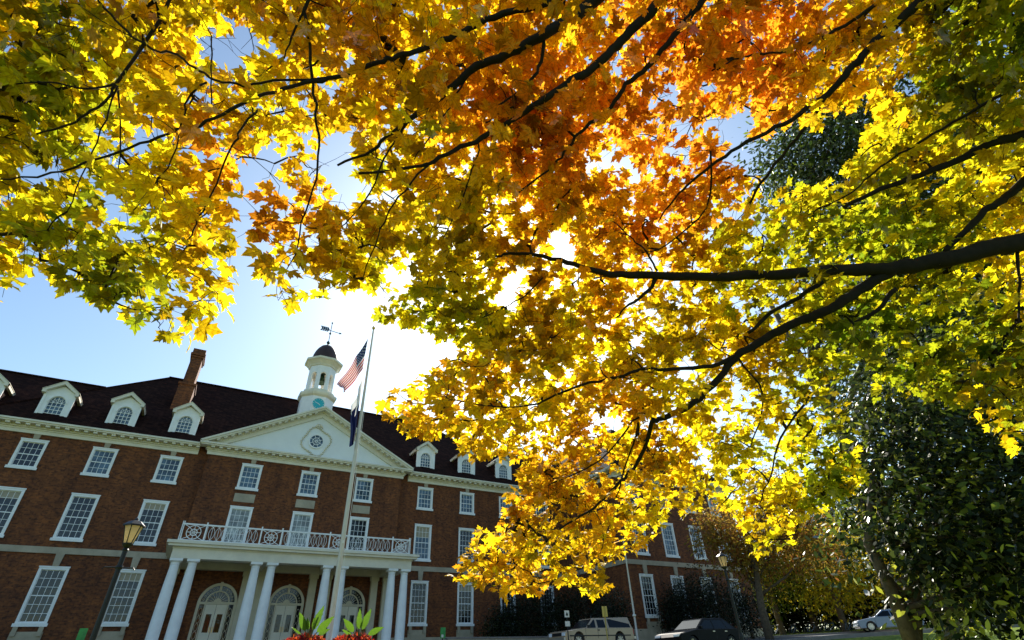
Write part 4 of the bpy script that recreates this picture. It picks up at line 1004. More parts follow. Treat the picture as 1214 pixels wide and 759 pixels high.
# bicycles
def bicycle():
    root = empty('bicycle', (0, 0, 0))
    for x in (-.52, .52):
        a = MB(); a.ring((x, .34), .315, .345, -.018, .018, 28)
        for k in range(10): an = k*math.pi/5; a.bar((x, 0, .34), (x+.32*math.cos(an), 0, .34+.32*math.sin(an)), .006)
        a.build('wheel', M['rubber'], root, world=False)
    f = MB(); bb = (-.08, 0, .30); st = (-.20, 0, .82); hd = (.36, 0, .84); ra = (-.52, 0, .34)
    for a, b in ((bb, st), (st, hd), (bb, (.38, 0, .76)), (bb, ra), (st, ra), ((.34, 0, .95), (.52, 0, .34))): f.tube([a, b], .017, 6)
    f.build('frame', M['slate'], root, world=False)
    s = MB(); s.tube([(-.34, 0, .90), (-.22, 0, .91), (-.08, 0, .89)], [.07, .05, .02], 8); s.tube([(-.2, 0, .8), (-.21, 0, .9)], .014, 6); s.build('saddle', M['black'], root, world=False)
    s = MB(); s.tube([(.30, -.26, .98), (.36, -.1, 1.0), (.34, 0, .97), (.36, .1, 1.0), (.30, .26, .98)], .014, 6); s.build('handlebar', M['black'], root, world=False)
    return root
bk = bicycle(); spots = [(918, 744, 59, 20, 'leftmost bicycle of the row on the sunlit lawn, nearest the wing corner'), (940, 744, 62, 35, 'second bicycle from the left in the row on the sunlit lawn'), (962, 744, 62, 10, 'third bicycle from the left in the row on the sunlit lawn'),
    (984, 744, 62, -10, 'fourth bicycle from the left in the row on the sunlit lawn'), (1006, 744, 62, 25, 'last bicycle of the row, left of the silver car'), (1165, 742, 64, -40, 'bicycle half hidden behind the magnolia at the far right lawn'), (1195, 742, 64, -60, 'rightmost bicycle standing on the sunlit lawn')]
for i, (px, py, d, rz, lb) in enumerate(spots):
    P = atD(px, py, d); o = bk if i == 0 else dup(bk)
    o.location = (P[0], P[1], gz(P[0], P[1])); o.rotation_euler = (0, 0, R_(rz-30)); tag(o, lb, 'bicycle', 'bicycles left on the lawn')
# planters
def planter(px0, px1, Y, label, seed):
    a = atY(px0, 745, Y); b = atY(px1, 745, Y); cx = (a[0]+b[0])/2; rad = (b[0]-a[0])/2*.92; g0 = gz(cx, Y)
    root = empty('planter', (cx, Y, g0), label=label, cat='planter', group='round flower planters at the flagpole')
    q = MB(); q.lathe((0, 0, 0), [(rad*.72, 0), (rad*.78, .1), (rad*.9, .45), (rad*.95, .5), (rad*.95, .58), (rad*.85, .58), (rad*.8, .5), (.01, .5)], 28); q.build('tub', M['stone'], root, world=False)
    g = np.random.default_rng(seed); n = 1500
    th = g.uniform(0, 2*np.pi, n); rr_ = rad*1.02*np.sqrt(g.random(n)); hz = .56+.42*np.sqrt(np.clip(1-(rr_/(rad*1.1))**2, 0, 1))*g.uniform(.6, 1.08, n)
    pos = np.stack([cx+rr_*np.cos(th), Y+rr_*np.sin(th), g0+hz], 1)
    nrm = np.stack([np.cos(th)*.5, np.sin(th)*.5, np.ones(n)*.6], 1)+g.normal(size=(n, 3))*.5; tip = np.array([0, 0, .5])+g.normal(size=(n, 3))*.6
    pal = np.array([(.50, .03, .02), (.60, .08, .02), (.22, .02, .03), (.62, .16, .03), (.10, .03, .02)])
    leaf_mesh('flowers', pos, nrm, tip, g.uniform(.09, .17, n), pal[g.integers(0, 5, n)], OVAL, M['leaf'], root)
    return cx, g0, rad
def canna(loc, leaves, label, seed):
    root = empty('leafy_plant', loc, label=label, cat='plant', group='large leaved plants in the planters')
    g = random.Random(seed); st_ = MB(); 
    for (az, el, ln, tw, lit) in leaves:
        d = Vector((math.sin(az)*math.cos(el), -math.cos(az)*.35*math.cos(el), math.sin(el))).normalized()
        base = Vector((g.uniform(-.05, .05), g.uniform(-.05, .05), 0)); s0 = base+d*.38
        st_.tube([base+Vector((0, 0, -.5)), base, base+d*.2, s0], [.03, .026, .022, .018], 6)
        side = d.cross(Vector((math.sin(tw), math.cos(tw), .2))).normalized(); nrm = side.cross(d)
        b = MB(); n = 14; vs = []
        for i in range(n+1):
            t = i/n; wdt = .175*ln*(1-.25*t)*math.sin(math.pi*min(1, t**.75*.97+.03))**.9*(1+.10*(i % 2))
            c = s0+d*ln*t+Vector((0, 0, -.10*t*t*ln))
            for s_ in (-1, -.5, 0, .5, 1): vs.append(c+side*wdt*s_+nrm*(-.12*wdt*abs(s_)+.015*math.sin(i*2.3)*abs(s_))*1.0)
        b.add(vs, [(i*5+j, (i+1)*5+j, (i+1)*5+j+1, i*5+j+1) for i in range(n) for j in range(4)])
        b.build('leaf', M['cannaleaf'], root, smooth=True, world=False)
    st_.build('stem', M['cannastem'], root, world=False); root.scale = (.82, .82, .82)
def plainleaf(name, c, c2):
    m = leafmat(name, gloss=.25, rough=.35, trans=.6); n = m.node_tree
    at = [q for q in n.nodes if q.type == 'ATTRIBUTE'][0]; nz = n.nodes.new('ShaderNodeTexWave'); nz.inputs['Scale'].default_value = 5; nz.inputs['Distortion'].default_value = 3
    cr = n.nodes.new('ShaderNodeValToRGB'); cr.color_ramp.elements[0].color = (*c, 1); cr.color_ramp.elements[1].color = (*c2, 1)
    n.links.new(nz.outputs[0], cr.inputs[0])
    for l in list(n.links):
        if l.from_node == at: to = l.to_socket; n.links.remove(l); n.links.new(cr.outputs[0], to)
    return m
M['cannaleaf'] = plainleaf('broad_leaf', (.035, .10, .010), (.14, .26, .02)); M['cannastem'] = mat('plant_stem', (.12, .10, .03), .6, noise=.3)
PYY = 20.3
cxa, g0a, ra = planter(334, 393, PYY, 'round planter of red flowers left of the flagpole foot', 11)
cxb, g0b, rb = planter(393, 446, PYY+.05, 'round planter of red and orange flowers right of the flagpole foot', 12)
canna((cxa+.05, PYY-.3, g0a+.85), [(-.8, .95, .8, .2, 1), (.45, 1.0, 1.0, .9, 1), (.95, .75, .85, .1, 1), (-1.0, .55, .5, 1.2, 1), (-.3, .85, .5, .5, 1), (.15, 1.2, .55, 2.0, 0), (-.5, 1.2, .6, 1.7, 0), (.7, 1.2, .6, 2.4, 0), (1.2, .5, .5, .7, 0)], 'broad leaved green plant in the left planter before the door', 3)
canna((cxb+.1, PYY-.3, g0b+.85), [(-1.05, .75, .75, .2, 1), (-.25, 1.1, .85, 1.0, 1), (.5, 1.0, .9, .8, 1), (1.1, .45, .7, .2, 1), (.1, 1.2, .5, 1.6, 0), (-.7, 1.1, .5, 2.1, 0), (.8, .9, .55, 1.9, 0), (-.9, .4, .5, .9, 0)], 'broad leaved green plant in the right planter beside the flagpole', 4)

# ================================================================== TREES AROUND
DK = [(.025, .045, .012), (.035, .06, .014), (.02, .035, .010), (.05, .07, .015)]
def W(px, py, d): p = atD(px, py, d); return tuple(p)
def ground(px, d): 
    p = atD(px, 740, d); return (p[0], p[1], gz(p[0], p[1]))
# magnolia
b0 = ground(1072, 15.5)
mag_bl = [(W(1040, 560, 16), (1.6, 1.6, 1.4)), (W(1110, 520, 16), (2.0, 1.9, 1.5)), (W(1170, 590, 16.5), (2.1, 2.0, 1.7)), (W(1100, 620, 15), (1.6, 1.5, 1.2)), (W(1190, 690, 15.5), (1.8, 1.8, 1.2)), (W(1120, 690, 16), (1.2, 1.2, .9)),
          (W(1060, 490, 17), (1.7, 1.7, 1.6)), (W(1220, 520, 17), (2.2, 2.2, 2.2)), (W(1150, 440, 18), (2.2, 2.2, 2.2)), (W(1250, 640, 16), (2, 2, 2)), (W(1020, 640, 16.5), (.9, .9, .8))]
g3 = Vector(b0)
tr = [([Vector((0, 0, .1)), Vector(W(1056, 700, 15.4))-g3, Vector(W(1035, 650, 15.6))-g3, Vector(W(1022, 590, 15.8))-g3], [.17, .13, .10, .05]),
      ([Vector((.1, .1, .1)), Vector(W(1085, 680, 15.8))-g3, Vector(W(1110, 600, 16))-g3], [.16, .12, .06])]
blob_tree(b0, 5.2, mag_bl, 24000, .20, DK+[(.02, .03, .008), (.02, .03, .008), (.012, .02, .006), (.012, .02, .006), (.16, .21, .02), (.50, .52, .05)], 21, trunk_r=.15, lean=(.4, -.6), name='magnolia_tree', label='dark glossy leaved magnolia with a leaning forked trunk at the right', cat='tree', material=M['glossleaf'], trunks=tr, droop=.2)  # bright yellow-greens in the palette paint sunlit leaves into the colour
# tall dark tree behind the canopy
b1 = ground(1125, 25)
bl = [(W(965, 175, 23), (3.0, 3.0, 3.4)), (W(1010, 150, 23), (2.8, 2.8, 2.6)), (W(935, 215, 23.5), (1.6, 1.7, 1.7)), (W(1080, 160, 23), (3.4, 3.4, 3.6)), (W(1060, 260, 24), (3.6, 3.6, 3.4)), (W(990, 260, 24), (2.6, 2.6, 2.8)), (W(1150, 230, 24), (3.4, 3.4, 4)), (W(1040, 360, 24), (3.2, 3.4, 3)), (W(1130, 350, 24), (3.8, 3.8, 3.2)), (W(1080, 450, 25), (3, 3, 2.5)), (W(1200, 400, 25), (3.6, 3.6, 3.4))]
blob_tree(b1, 19, bl, 42000, .27, [(.02, .035, .008), (.04, .065, .012), (.018, .03, .008), (.20, .26, .04), (.06, .09, .012)], 22, trunk_r=.32, lean=(-1.5, 1), name='tall_tree', label='tall dark green tree towering behind the yellow maple at the right', cat='tree', material=M['glossleaf'], outline=OVAL)
# small brownish tree at the wing corner
b2 = ground(908, 42)
bl = [(W(865, 640, 42), (2.6, 2.6, 2.0)), (W(895, 655, 42), (2.2, 2.2, 1.7)), (W(845, 625, 41), (1.6, 1.6, 1.3)), (W(930, 620, 43), (2.8, 2.6, 2.6)), (W(905, 590, 43), (2.4, 2.4, 2)), (W(960, 650, 43), (2.4, 2.4, 1.8))]
blob_tree(b2, 10, bl, 12000, .26, [(.35, .20, .03), (.42, .28, .04), (.22, .16, .03), (.30, .12, .03)], 23, trunk_r=.24, name='small_tree', label='brownish gold leaved tree standing at the right corner of the wing', cat='tree')
# evergreen shrubs against the wing
for i, (px, d, h, r, lb) in enumerate([(806, 47, 4.2, 1.5, 'dark evergreen shrub covering the second ground floor window of the wing'), (832, 47, 5.2, 1.9, 'dark evergreen tree covering the third ground floor window of the wing'), (858, 46, 4.6, 1.8, 'dark evergreen shrub behind the right street lamp'), (888, 50, 4.2, 1.6, 'dark shrub at the right end of the wing wall')]):
    b = ground(px, d); z = b[2]
    bl = [((b[0], b[1], z+h*.35), (r, r, h*.33)), ((b[0]+.2, b[1]-.2, z+h*.68), (r*.78, r*.78, h*.3)), ((b[0]-.5*r, b[1], z+h*.5), (r*.6, r*.6, h*.3))]
    blob_tree(b, h, bl, 5000, .17, [(.012, .022, .008), (.02, .03, .01), (.015, .02, .01)], 30+i, trunk_r=.12, name='evergreen_shrub', label=lb, cat='shrub', group='evergreens along the building', material=M['glossleaf'])
for i, (px, d, h, r, lb) in enumerate([(598, 45, 3.6, 1.5, 'dark evergreen shrub left of the white parking sign, nearest the portico'), (628, 46, 4.6, 1.9, 'dark evergreen shrub at the main wall, left of the one behind the parking sign'), (662, 46.5, 4.4, 2.0, 'dark evergreen shrub behind the white parking sign'), (695, 47, 5.0, 2.2, 'dark evergreen shrub in the corner where the wing meets the main wall'), (727, 42.5, 3.4, 1.3, 'dark evergreen shrub beside the wing corner behind the gold pickup')]):
    b = ground(px, d); z = b[2]
    bl = [((b[0], b[1], z+h*.35), (r, r*.8, h*.33)), ((b[0]+.2, b[1]-.2, z+h*.68), (r*.78, r*.7, h*.3)), ((b[0]-.5*r, b[1], z+h*.45), (r*.6, r*.6, h*.3))]
    blob_tree(b, h, bl, 5000, .17, [(.012, .022, .008), (.02, .03, .01), (.015, .02, .01)], 40+i, trunk_r=.12, name='evergreen_shrub', label=lb, cat='shrub', group='evergreens along the building', material=M['glossleaf'])
# background trees
GRN = [(.05, .08, .012), (.09, .12, .018), (.03, .05, .010)]; YEL = [(.62, .44, .02), (.50, .38, .02), (.30, .28, .02)]; MIX = [(.14, .17, .02), (.42, .32, .02), (.06, .09, .012)]
bgs = [(925, 72, 13, 5, MIX, 'green and yellow tree behind the wing corner above the bicycles'), (965, 80, 17, 6, GRN, 'dark green tree behind the row of bicycles'), (1000, 70, 12, 4.6, YEL, 'golden yellow tree behind the row of bicycles, left of the silver car'), (1035, 84, 20, 7, GRN, 'large dark green tree far behind the silver car'),
       (1075, 74, 13, 5, YEL, 'yellow tree far behind the magnolia trunk'), (1110, 86, 20, 7, GRN, 'tall green tree far behind the magnolia'), (1150, 78, 14, 5.5, MIX, 'mixed green and gold tree behind the two right bicycles'), (1195, 84, 19, 7, GRN, 'dark green tree at the far right edge'), (900, 96, 22, 7.5, GRN, 'large dark tree rising behind the end of the wing'), (985, 105, 24, 9, GRN, 'tallest dark tree of the distant row'), (1240, 80, 16, 6, MIX, 'mixed tree just beyond the right edge')]
for i, (px, d, h, r, pal, lb) in enumerate(bgs):
    b = ground(px, d); z = b[2]; g = random.Random(i)
    bl = [((b[0]+g.uniform(-.5, .5)*r, b[1]+g.uniform(-.5, .5)*r, z+h*g.uniform(.3, .85)), (r*g.uniform(.4, .62), r*g.uniform(.4, .62), h*g.uniform(.13, .2))) for _ in range(9)]+[((b[0], b[1], z+h*.32), (r*.85, r*.85, h*.14))]
    blob_tree(b, h, bl, 6000, .42, pal, 60+i, trunk_r=.3, name='background_tree', label=lb, cat='tree', group='trees beyond the lawn')

hp = [tuple(ground(px, d)) for px, d in ((896, 82), (930, 84), (965, 86), (1000, 88), (1035, 88), (1070, 88), (1105, 88), (1140, 88), (1175, 88), (1210, 88), (1250, 86), (1300, 84))]
hb = []
for i, p in enumerate(hp):
    for k in range(3): hb.append(((p[0]+rnd.uniform(-2, 2), p[1]+rnd.uniform(-2, 2), p[2]+1.4+1.6*k), (3.6, 3.6, 1.7)))
blob_tree(hp[0], 3.5, hb, 42000, .5, [(.02, .035, .01), (.03, .045, .012), (.05, .06, .012)], 91, trunk_r=.15, name='hedge', label='long dark overgrown hedge closing off the far side of the sunlit lawn', cat='hedge', material=M['leaf'])

# ================================================================== THE MAPLE
DC = np.array([(0, 100, 3.3), (0, 350, 3.3), (250, 150, 3.4), (250, 400, 3.5), (400, 0, 3.8), (450, 250, 3.9), (500, 400, 4.4), (600, 50, 4.2), (800, 0, 4.5), (600, 350, 4.8), (800, 330, 5.2), (1000, 0, 4.7), (1214, 0, 4.3), (1214, 290, 5.2), (1000, 330, 5.2), (900, 430, 5.4), (700, 600, 6.0), (560, 690, 6.3), (900, 620, 6.2), (1000, 550, 5.8), (1214, 500, 4.6)], float)
def Dm(px, py):
    px = np.atleast_1d(np.asarray(px, float)); py = np.atleast_1d(np.asarray(py, float))
    d2 = (px[:, None]-DC[:, 0])**2+(py[:, None]-DC[:, 1])**2+1500
    w_ = 1/d2**1.5; return (w_*DC[:, 2]).sum(1)/w_.sum(1)
BR_ = [
 ([(900, -170), (800, -85), (706, 0), (664, 30), (631, 49), (598, 66), (565, 79), (538, 102), (509, 125), (482, 145), (459, 161), (443, 178), (400, 196)], 18, 2.5, 0),
 ([(900, -150), (840, -70), (785, 0), (762, 23), (736, 49), (716, 69), (690, 89), (664, 105), (631, 127), (598, 148), (571, 163), (538, 178), (509, 194), (492, 198), (426, 206)], 15, 3, 0),
 ([(950, -130), (880, -50), (834, 0), (814, 24), (800, 42), (769, 79), (743, 99), (729, 122), (706, 142), (687, 158), (670, 180), (650, 201), (611, 231)], 10, 2, 0),
 ([(900, -170), (760, -60), (657, 0), (598, 16), (558, 33), (525, 48), (492, 61), (466, 68), (440, 77), (400, 91), (362, 99), (313, 112), (283, 125), (244, 145), (211, 156), (165, 171), (115, 189), (59, 207), (0, 214)], 9, 2, 0),
 ([(60, -60), (114, 0), (145, 31), (171, 53), (211, 67), (237, 84), (254, 94), (280, 100), (323, 97), (400, 92)], 2.5, 3, 0),
 ([(250, -90), (190, 20), (138, 97), (132, 112), (115, 128), (89, 145), (43, 160)], 5, 2.5, 0),
 ([(138, 100), (100, 106), (60, 98), (0, 102)], 3, 1.5, 0),
 ([(400, -90), (364, 0), (366, 49), (371, 99), (376, 148), (377, 198), (362, 250), (350, 300)], 5, 1.5, 0),
 ([(364, 10), (345, 45), (337, 70)], 3.5, 1.5, 0),
 ([(250, 43), (252, 92), (249, 132)], 1.6, 1.6, 0),
 ([(306, 130), (283, 158), (270, 185), (240, 250), (227, 279), (214, 302), (194, 332)], 3, 1.3, 0),
 ([(247, 96), (227, 112), (217, 138), (214, 155), (198, 198), (158, 250)], 2.6, 1.3, 0),
 ([(138, 97), (125, 142), (102, 194), (82, 250)], 2.4, 1.2, 0), ([(140, 104), (143, 165), (145, 231)], 2.2, 1.2, 0),
 ([(1180, -120), (1120, -40), (1093, 0), (1066, 24), (1039, 48), (1018, 72), (998, 95), (977, 116), (964, 123), (930, 147), (885, 169), (851, 191), (820, 215), (800, 235), (780, 262)], 14, 1.5, 0),
 ([(977, 116), (964, 140), (936, 174), (902, 218), (885, 250)], 5, 3, 0),
 ([(1120, -50), (1046, 0), (1011, 24), (971, 46), (936, 60), (895, 65), (868, 72), (844, 84)], 5, 1.5, 0),
 ([(1330, 60), (1214, 99), (1175, 118), (1117, 153), (1083, 174), (1052, 191), (1018, 222), (984, 242)], 5, 1.5, 0),
 ([(1400, 90), (1300, 130), (1214, 160), (1175, 170), (1134, 191), (1090, 208), (1045, 225), (1001, 246)], 15, 4, 0),
 ([(1340, 120), (1214, 215), (1185, 239), (1168, 250), (1141, 277), (1121, 298)], 11, 6, 0),
 ([(1420, 250), (1300, 270), (1214, 287), (1175, 294), (1127, 306), (1073, 316), (1045, 320), (1005, 320), (953, 323), (885, 327), (800, 328), (746, 326), (716, 324), (680, 314), (644, 304), (604, 301), (585, 306)], 27, 2, 0),
 ([(1060, 320), (1018, 345), (984, 366), (936, 386), (899, 407), (875, 421), (858, 441), (831, 472), (800, 490), (778, 498), (773, 500), (764, 533), (750, 556), (731, 576), (704, 602), (671, 622), (648, 641)], 13, 1.6, 0),
 ([(875, 421), (844, 433), (800, 438), (762, 438), (730, 448), (690, 456), (657, 469), (631, 481), (584, 482), (532, 474)], 5.5, 1.4, 0),
 ([(980, 330), (947, 352), (912, 373), (887, 395)], 6, 4, 0), ([(1062, 342), (1039, 368), (1005, 388)], 6, 3.5, 0),
 ([(779, 327), (769, 345), (746, 362), (730, 377)], 6, 1.6, 0), ([(779, 322), (766, 299), (749, 283), (726, 263)], 2.6, 1.3, 0),
 ([(644, 329), (624, 350), (604, 362), (571, 378)], 2.4, 1.2, 0), ([(754, 516), (744, 543), (731, 589)], 2.5, 1.4, 0), ([(765, 490), (750, 500), (711, 546), (651, 575)], 3, 1.3, 0),
 ([(1205, 290), (1207, 335), (1210, 390)], 4, 2, 0), ([(960, 470), (925, 520), (915, 560), (900, 600)], 3, 1.2, 0), ([(875, 425), (905, 470), (890, 530)], 3, 1.2, 0),
 ([(565, 79), (545, 105), (520, 150), (490, 190)], 3, 1.3, 0), ([(645, 45), (640, 80), (620, 105), (598, 120), (575, 148)], 5, 1.6, 0), ([(843, 180), (838, 245), (790, 290), (760, 300)], 2.5, 1.3, 0),
 ([(509, 194), (480, 225), (455, 262), (440, 300), (430, 330)], 3, 1.2, 0), ([(482, 145), (455, 190), (432, 240), (405, 270)], 3, 1.2, 0), ([(571, 163), (560, 200), (545, 245), (520, 290)], 2.5, 1.2, 0)]
mroot_p = atF(1390, 330, 6.4)
mbase = Vector((mroot_p[0]+1.2, mroot_p[1]-1.0, 0)); mbase.z = gz(mbase.x, mbase.y)
maple = empty('maple_tree', mbase, label='big autumn maple with black boughs and yellow, orange and green backlit leaves overhead', cat='tree')
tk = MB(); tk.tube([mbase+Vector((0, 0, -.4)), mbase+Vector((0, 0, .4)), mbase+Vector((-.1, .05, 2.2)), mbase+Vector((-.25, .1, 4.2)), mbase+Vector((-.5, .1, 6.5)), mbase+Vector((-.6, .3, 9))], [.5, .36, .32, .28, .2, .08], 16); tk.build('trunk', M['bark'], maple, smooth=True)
nodes = []; nrad = []
tips = {}
rb_ = np.random.default_rng(77)
for bi, (pts, w0, w1, _) in enumerate(BR_):
    P2 = spline([(a, b) for a, b in pts], 4); n = len(P2); D0 = Dm([p.x for p in P2], [p.y for p in P2]); path = []; rad = []
    for i, p in enumerate(P2):
        w_ = 1.04*(w0+(w1-w0)*(i/(n-1))**.8); d = D0[i]
        path.append(Vector(atF(p.x, p.y, d)+rb_.normal(size=3)*.006)); rad.append(w_/2*d/FOC*(1+.06*math.sin(i*1.9+bi)))
    m0 = len(path)
    if bi in (0, 1, 2, 3, 14, 16, 17, 18, 19, 20):   # carry the bough back to the trunk
        hz = {20: 3.2, 19: 4.4, 18: 4.0, 17: 4.9, 14: 6.0, 16: 6.4, 0: 6.8, 1: 6.9, 2: 7.2, 3: 7.4}[bi]
        T = mbase+Vector((-.25, .1, hz)); s = path[0]; mid = (T+s)/2+Vector((0, 0, .25))
        path = [T, (T+mid)/2+Vector((0, 0, .05)), mid, (mid+s)/2+Vector((0, 0, .02))]+path; rad = [rad[0]*1.5, rad[0]*1.35, rad[0]*1.2, rad[0]*1.1]+rad
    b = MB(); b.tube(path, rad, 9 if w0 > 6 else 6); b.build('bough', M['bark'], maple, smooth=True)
    nodes += [np.array(q) for q in path[len(path)-m0:]]; nrad += rad[len(rad)-m0:]
# crown envelope: where foliage hangs
ENV = [(-260, -330), (1500, -330), (1500, 560), (1214, 550), (1201, 539), (1186, 519), (1162, 500), (1138, 484), (1091, 480), (1067, 500), (1060, 488), (1024, 465), (1004, 460), (1008, 491), (1020, 539), (1028, 586), (969, 606), (945, 633), (937, 655), (922, 655), (902, 665), (894, 660), (884, 630), (866, 612), (842, 602), (821, 606), (820, 617), (805, 622), (792, 617), (790, 633), (773, 640), (755, 655), (738, 665), (730, 672), (709, 680), (722, 690), (728, 700), (712, 705), (700, 708), (690, 702), (682, 694), (671, 700), (660, 704), (655, 690), (648, 680), (650, 705), (636, 705), (623, 706), (604, 702), (595, 707), (581, 700), (560, 695), (544, 696), (533, 698), (531, 692), (545, 676), (552, 655), (570, 628), (586, 614), (600, 598), (610, 574), (618, 558), (613, 546), (599, 550), (590, 540), (570, 545), (553, 546), (545, 535), (553, 522), (530, 505), (524, 515), (500, 522), (480, 510), (462, 498), (455, 478), (474, 456), (512, 442), (542, 430), (551, 418), (540, 402), (510, 403), (500, 408), (480, 392), (452, 380), (447, 350), (432, 345), (405, 350), (388, 362), (368, 362), (347, 372), (318, 350), (305, 330), (300, 296), (290, 266), (307, 235), (300, 205), (322, 195), (336, 182), (330, 160), (300, 178), (284, 196), (282, 225), (275, 250), (278, 290), (284, 315), (276, 350), (278, 372), (262, 382), (240, 372), (243, 408), (210, 408), (192, 404), (186, 388), (158, 388), (146, 362), (138, 352), (122, 370), (105, 352), (69, 345), (59, 317), (43, 326), (13, 345), (0, 362), (-260, 400)]
GAPS = [
 [(232, 43), (250, 43), (273, 20), (297, 33), (316, 36), (303, 59), (293, 79), (267, 79), (250, 92), (237, 66)], [(156, 148), (180, 140), (196, 168), (178, 187), (159, 185)], [(36, 190), (69, 198), (66, 218), (36, 212)],
 [(487, 60), (511, 62), (508, 78), (486, 76)], [(386, 162), (425, 145), (424, 190), (430, 210), (428, 238), (400, 252), (388, 235), (382, 200)], [(660, 198), (683, 200), (706, 188), (729, 166), (738, 180), (720, 206), (680, 206)],
 [(770, 137), (789, 136), (787, 149), (772, 148)], [(805, 124), (817, 146), (844, 142), (868, 140), (889, 131), (908, 150), (885, 173), (891, 203), (872, 207), (861, 186), (858, 160), (841, 152), (817, 158), (798, 150)], [(812, 32), (822, 32), (822, 45), (811, 45)],
 [(646, 306), (650, 280), (667, 264), (682, 283), (689, 299), (681, 312), (660, 312)], [(598, 332), (612, 318), (632, 318), (628, 340), (614, 352), (608, 384), (600, 370)], [(455, 320), (469, 315), (471, 335), (454, 340)],
 [(747, 398), (768, 396), (766, 417), (750, 415)], [(868, 348), (887, 348), (884, 366), (870, 367)], [(800, 421), (828, 419), (826, 436), (804, 452)], [(720, 500), (742, 494), (745, 512), (724, 516)],
 [(889, 170), (936, 148), (975, 150), (991, 128), (1045, 134), (1022, 170), (1005, 205), (965, 222), (915, 222), (882, 205)], [(1060, 95), (1085, 85), (1100, 105), (1080, 125)], [(1080, 395), (1105, 380), (1120, 400), (1100, 420)], [(1040, 478), (1085, 470), (1090, 500), (1060, 495)], [(1005, 440), (1030, 430), (1040, 455), (1015, 465)]]
def inpoly(px, py, poly):
    c = np.zeros(len(px), bool); n = len(poly); j = n-1
    for i in range(n):
        xi, yi = poly[i]; xj, yj = poly[j]
        if yi != yj:
            t = ((yi > py) != (yj > py)) & (px < (xj-xi)*(py-yi)/(yj-yi)+xi); c ^= t
        j = i
    return c
g = np.random.default_rng(2024)
PXR = (-170, 1380, -260, 715)
NC = 6300
def cand(n):
    px = g.uniform(PXR[0], PXR[1], n); py = g.uniform(PXR[2], PXR[3], n)
    ok = inpoly(px, py, ENV)
    for G_ in GAPS: ok &= ~inpoly(px, py, G_)
    return px[ok], py[ok]
cxs, cys = cand(NC*3)
dd = Dm(cxs, cys); keep = g.random(len(dd)) < (dd/6.4)**2; cxs, cys, dd = cxs[keep][:NC], cys[keep][:NC], dd[keep][:NC]
# thin the crown in uneven patches so light comes through
def vnoise(x, y, s, seed):
    r_ = np.random.default_rng(seed); T = r_.random((64, 64)); u = (x/s) % 63; v = (y/s) % 63; i = u.astype(int); j = v.astype(int); fu = u-i; fv = v-j; fu = fu*fu*(3-2*fu); fv = fv*fv*(3-2*fv)
    return (T[i, j]*(1-fu)+T[i+1, j]*fu)*(1-fv)+(T[i, j+1]*(1-fu)+T[i+1, j+1]*fu)*fv
keep = g.random(len(dd)) < .6*np.exp(-((cxs-540)**2+(cys-275)**2)/110**2)+.5*np.exp(-((cxs-600)**2+(cys-420)**2)/120**2)+.5*np.exp(-((cxs-640)**2+(cys-230)**2)/90**2)+.30+.85*vnoise(cxs+400, cys+400, 50, 5)+.25*np.clip((220-cys)/200, 0, 1)
cxs, cys, dd = cxs[keep], cys[keep], dd[keep]
Dc = dd*(1+np.where(g.random(len(dd)) < .03, g.uniform(-.10, 0, len(dd)), .03+np.abs(g.normal(size=len(dd)))*.14))
CLP = np.array([atF(a, b, d) for a, b, d in zip(cxs, cys, Dc)])
# twigs: grow a tree through the clusters from the boughs
TN = [np.array(p) for p in nodes]; TA = np.zeros((len(TN)+len(CLP)+10, 3)); TA[:len(TN)] = TN; nT = len(TN)
todo = np.arange(len(CLP)); best = np.full(len(CLP), 1e9); bj = np.zeros(len(CLP), int)
for s0 in range(0, nT, 64):
    d_ = np.linalg.norm(CLP[:, None]-TA[None, s0:min(nT, s0+64)], axis=2); m_ = d_.argmin(1); v_ = d_[np.arange(len(CLP)), m_]; u_ = v_ < best; best[u_] = v_[u_]; bj[u_] = m_[u_]+s0
tw_ = MB(); done = np.zeros(len(CLP), bool); par = {}; order = []
cost = best.copy()
for it in range(len(CLP)):
    i = int(np.where(done, 1e9, best).argmin())
    if best[i] > 1.1: break
    done[i] = True; TA[nT] = CLP[i]; par[nT] = int(bj[i]); order.append(nT)
    d_ = np.linalg.norm(CLP-CLP[i], axis=1)*1.12; u_ = d_ < best; best[u_] = d_[u_]; bj[u_] = nT; nT += 1
desc = np.ones(nT)
for k in reversed(order): desc[par[k]] += desc[k]
for k in order:
    a = Vector(TA[par[k]]); b = Vector(TA[k]); L_ = (b-a).length
    if L_ < .02: continue
    r0 = .0031*desc[k]**.38; r1 = r0*.75; off = Vector(g.normal(size=3)*.09*L_)
    tw_.tube([a, a.lerp(b, .35)+off, a.lerp(b, .7)+off*.9+Vector((0, 0, .02*L_)), b], [r0*1.15, r0, r1, r1*.8], 4, cap=False)
for k in order:
    c_ = Vector(TA[k])
    for q in range(2):
        d_ = Vector((g.normal()*.8, g.normal()*.8, g.normal()*.5-.45)).normalized()*g.uniform(.12, .34); k_ = Vector(g.normal(size=3)*.03)
        tx, ty, _q = proj(np.array(c_+d_*1.1))
        if not inpoly(np.array([tx]), np.array([ty]), ENV)[0]: continue
        tw_.tube([c_, c_+d_*.5+k_, c_+d_], [.0026, .0021, .0014], 3, cap=False)
tw_.build('twigs', M['bark'], maple)
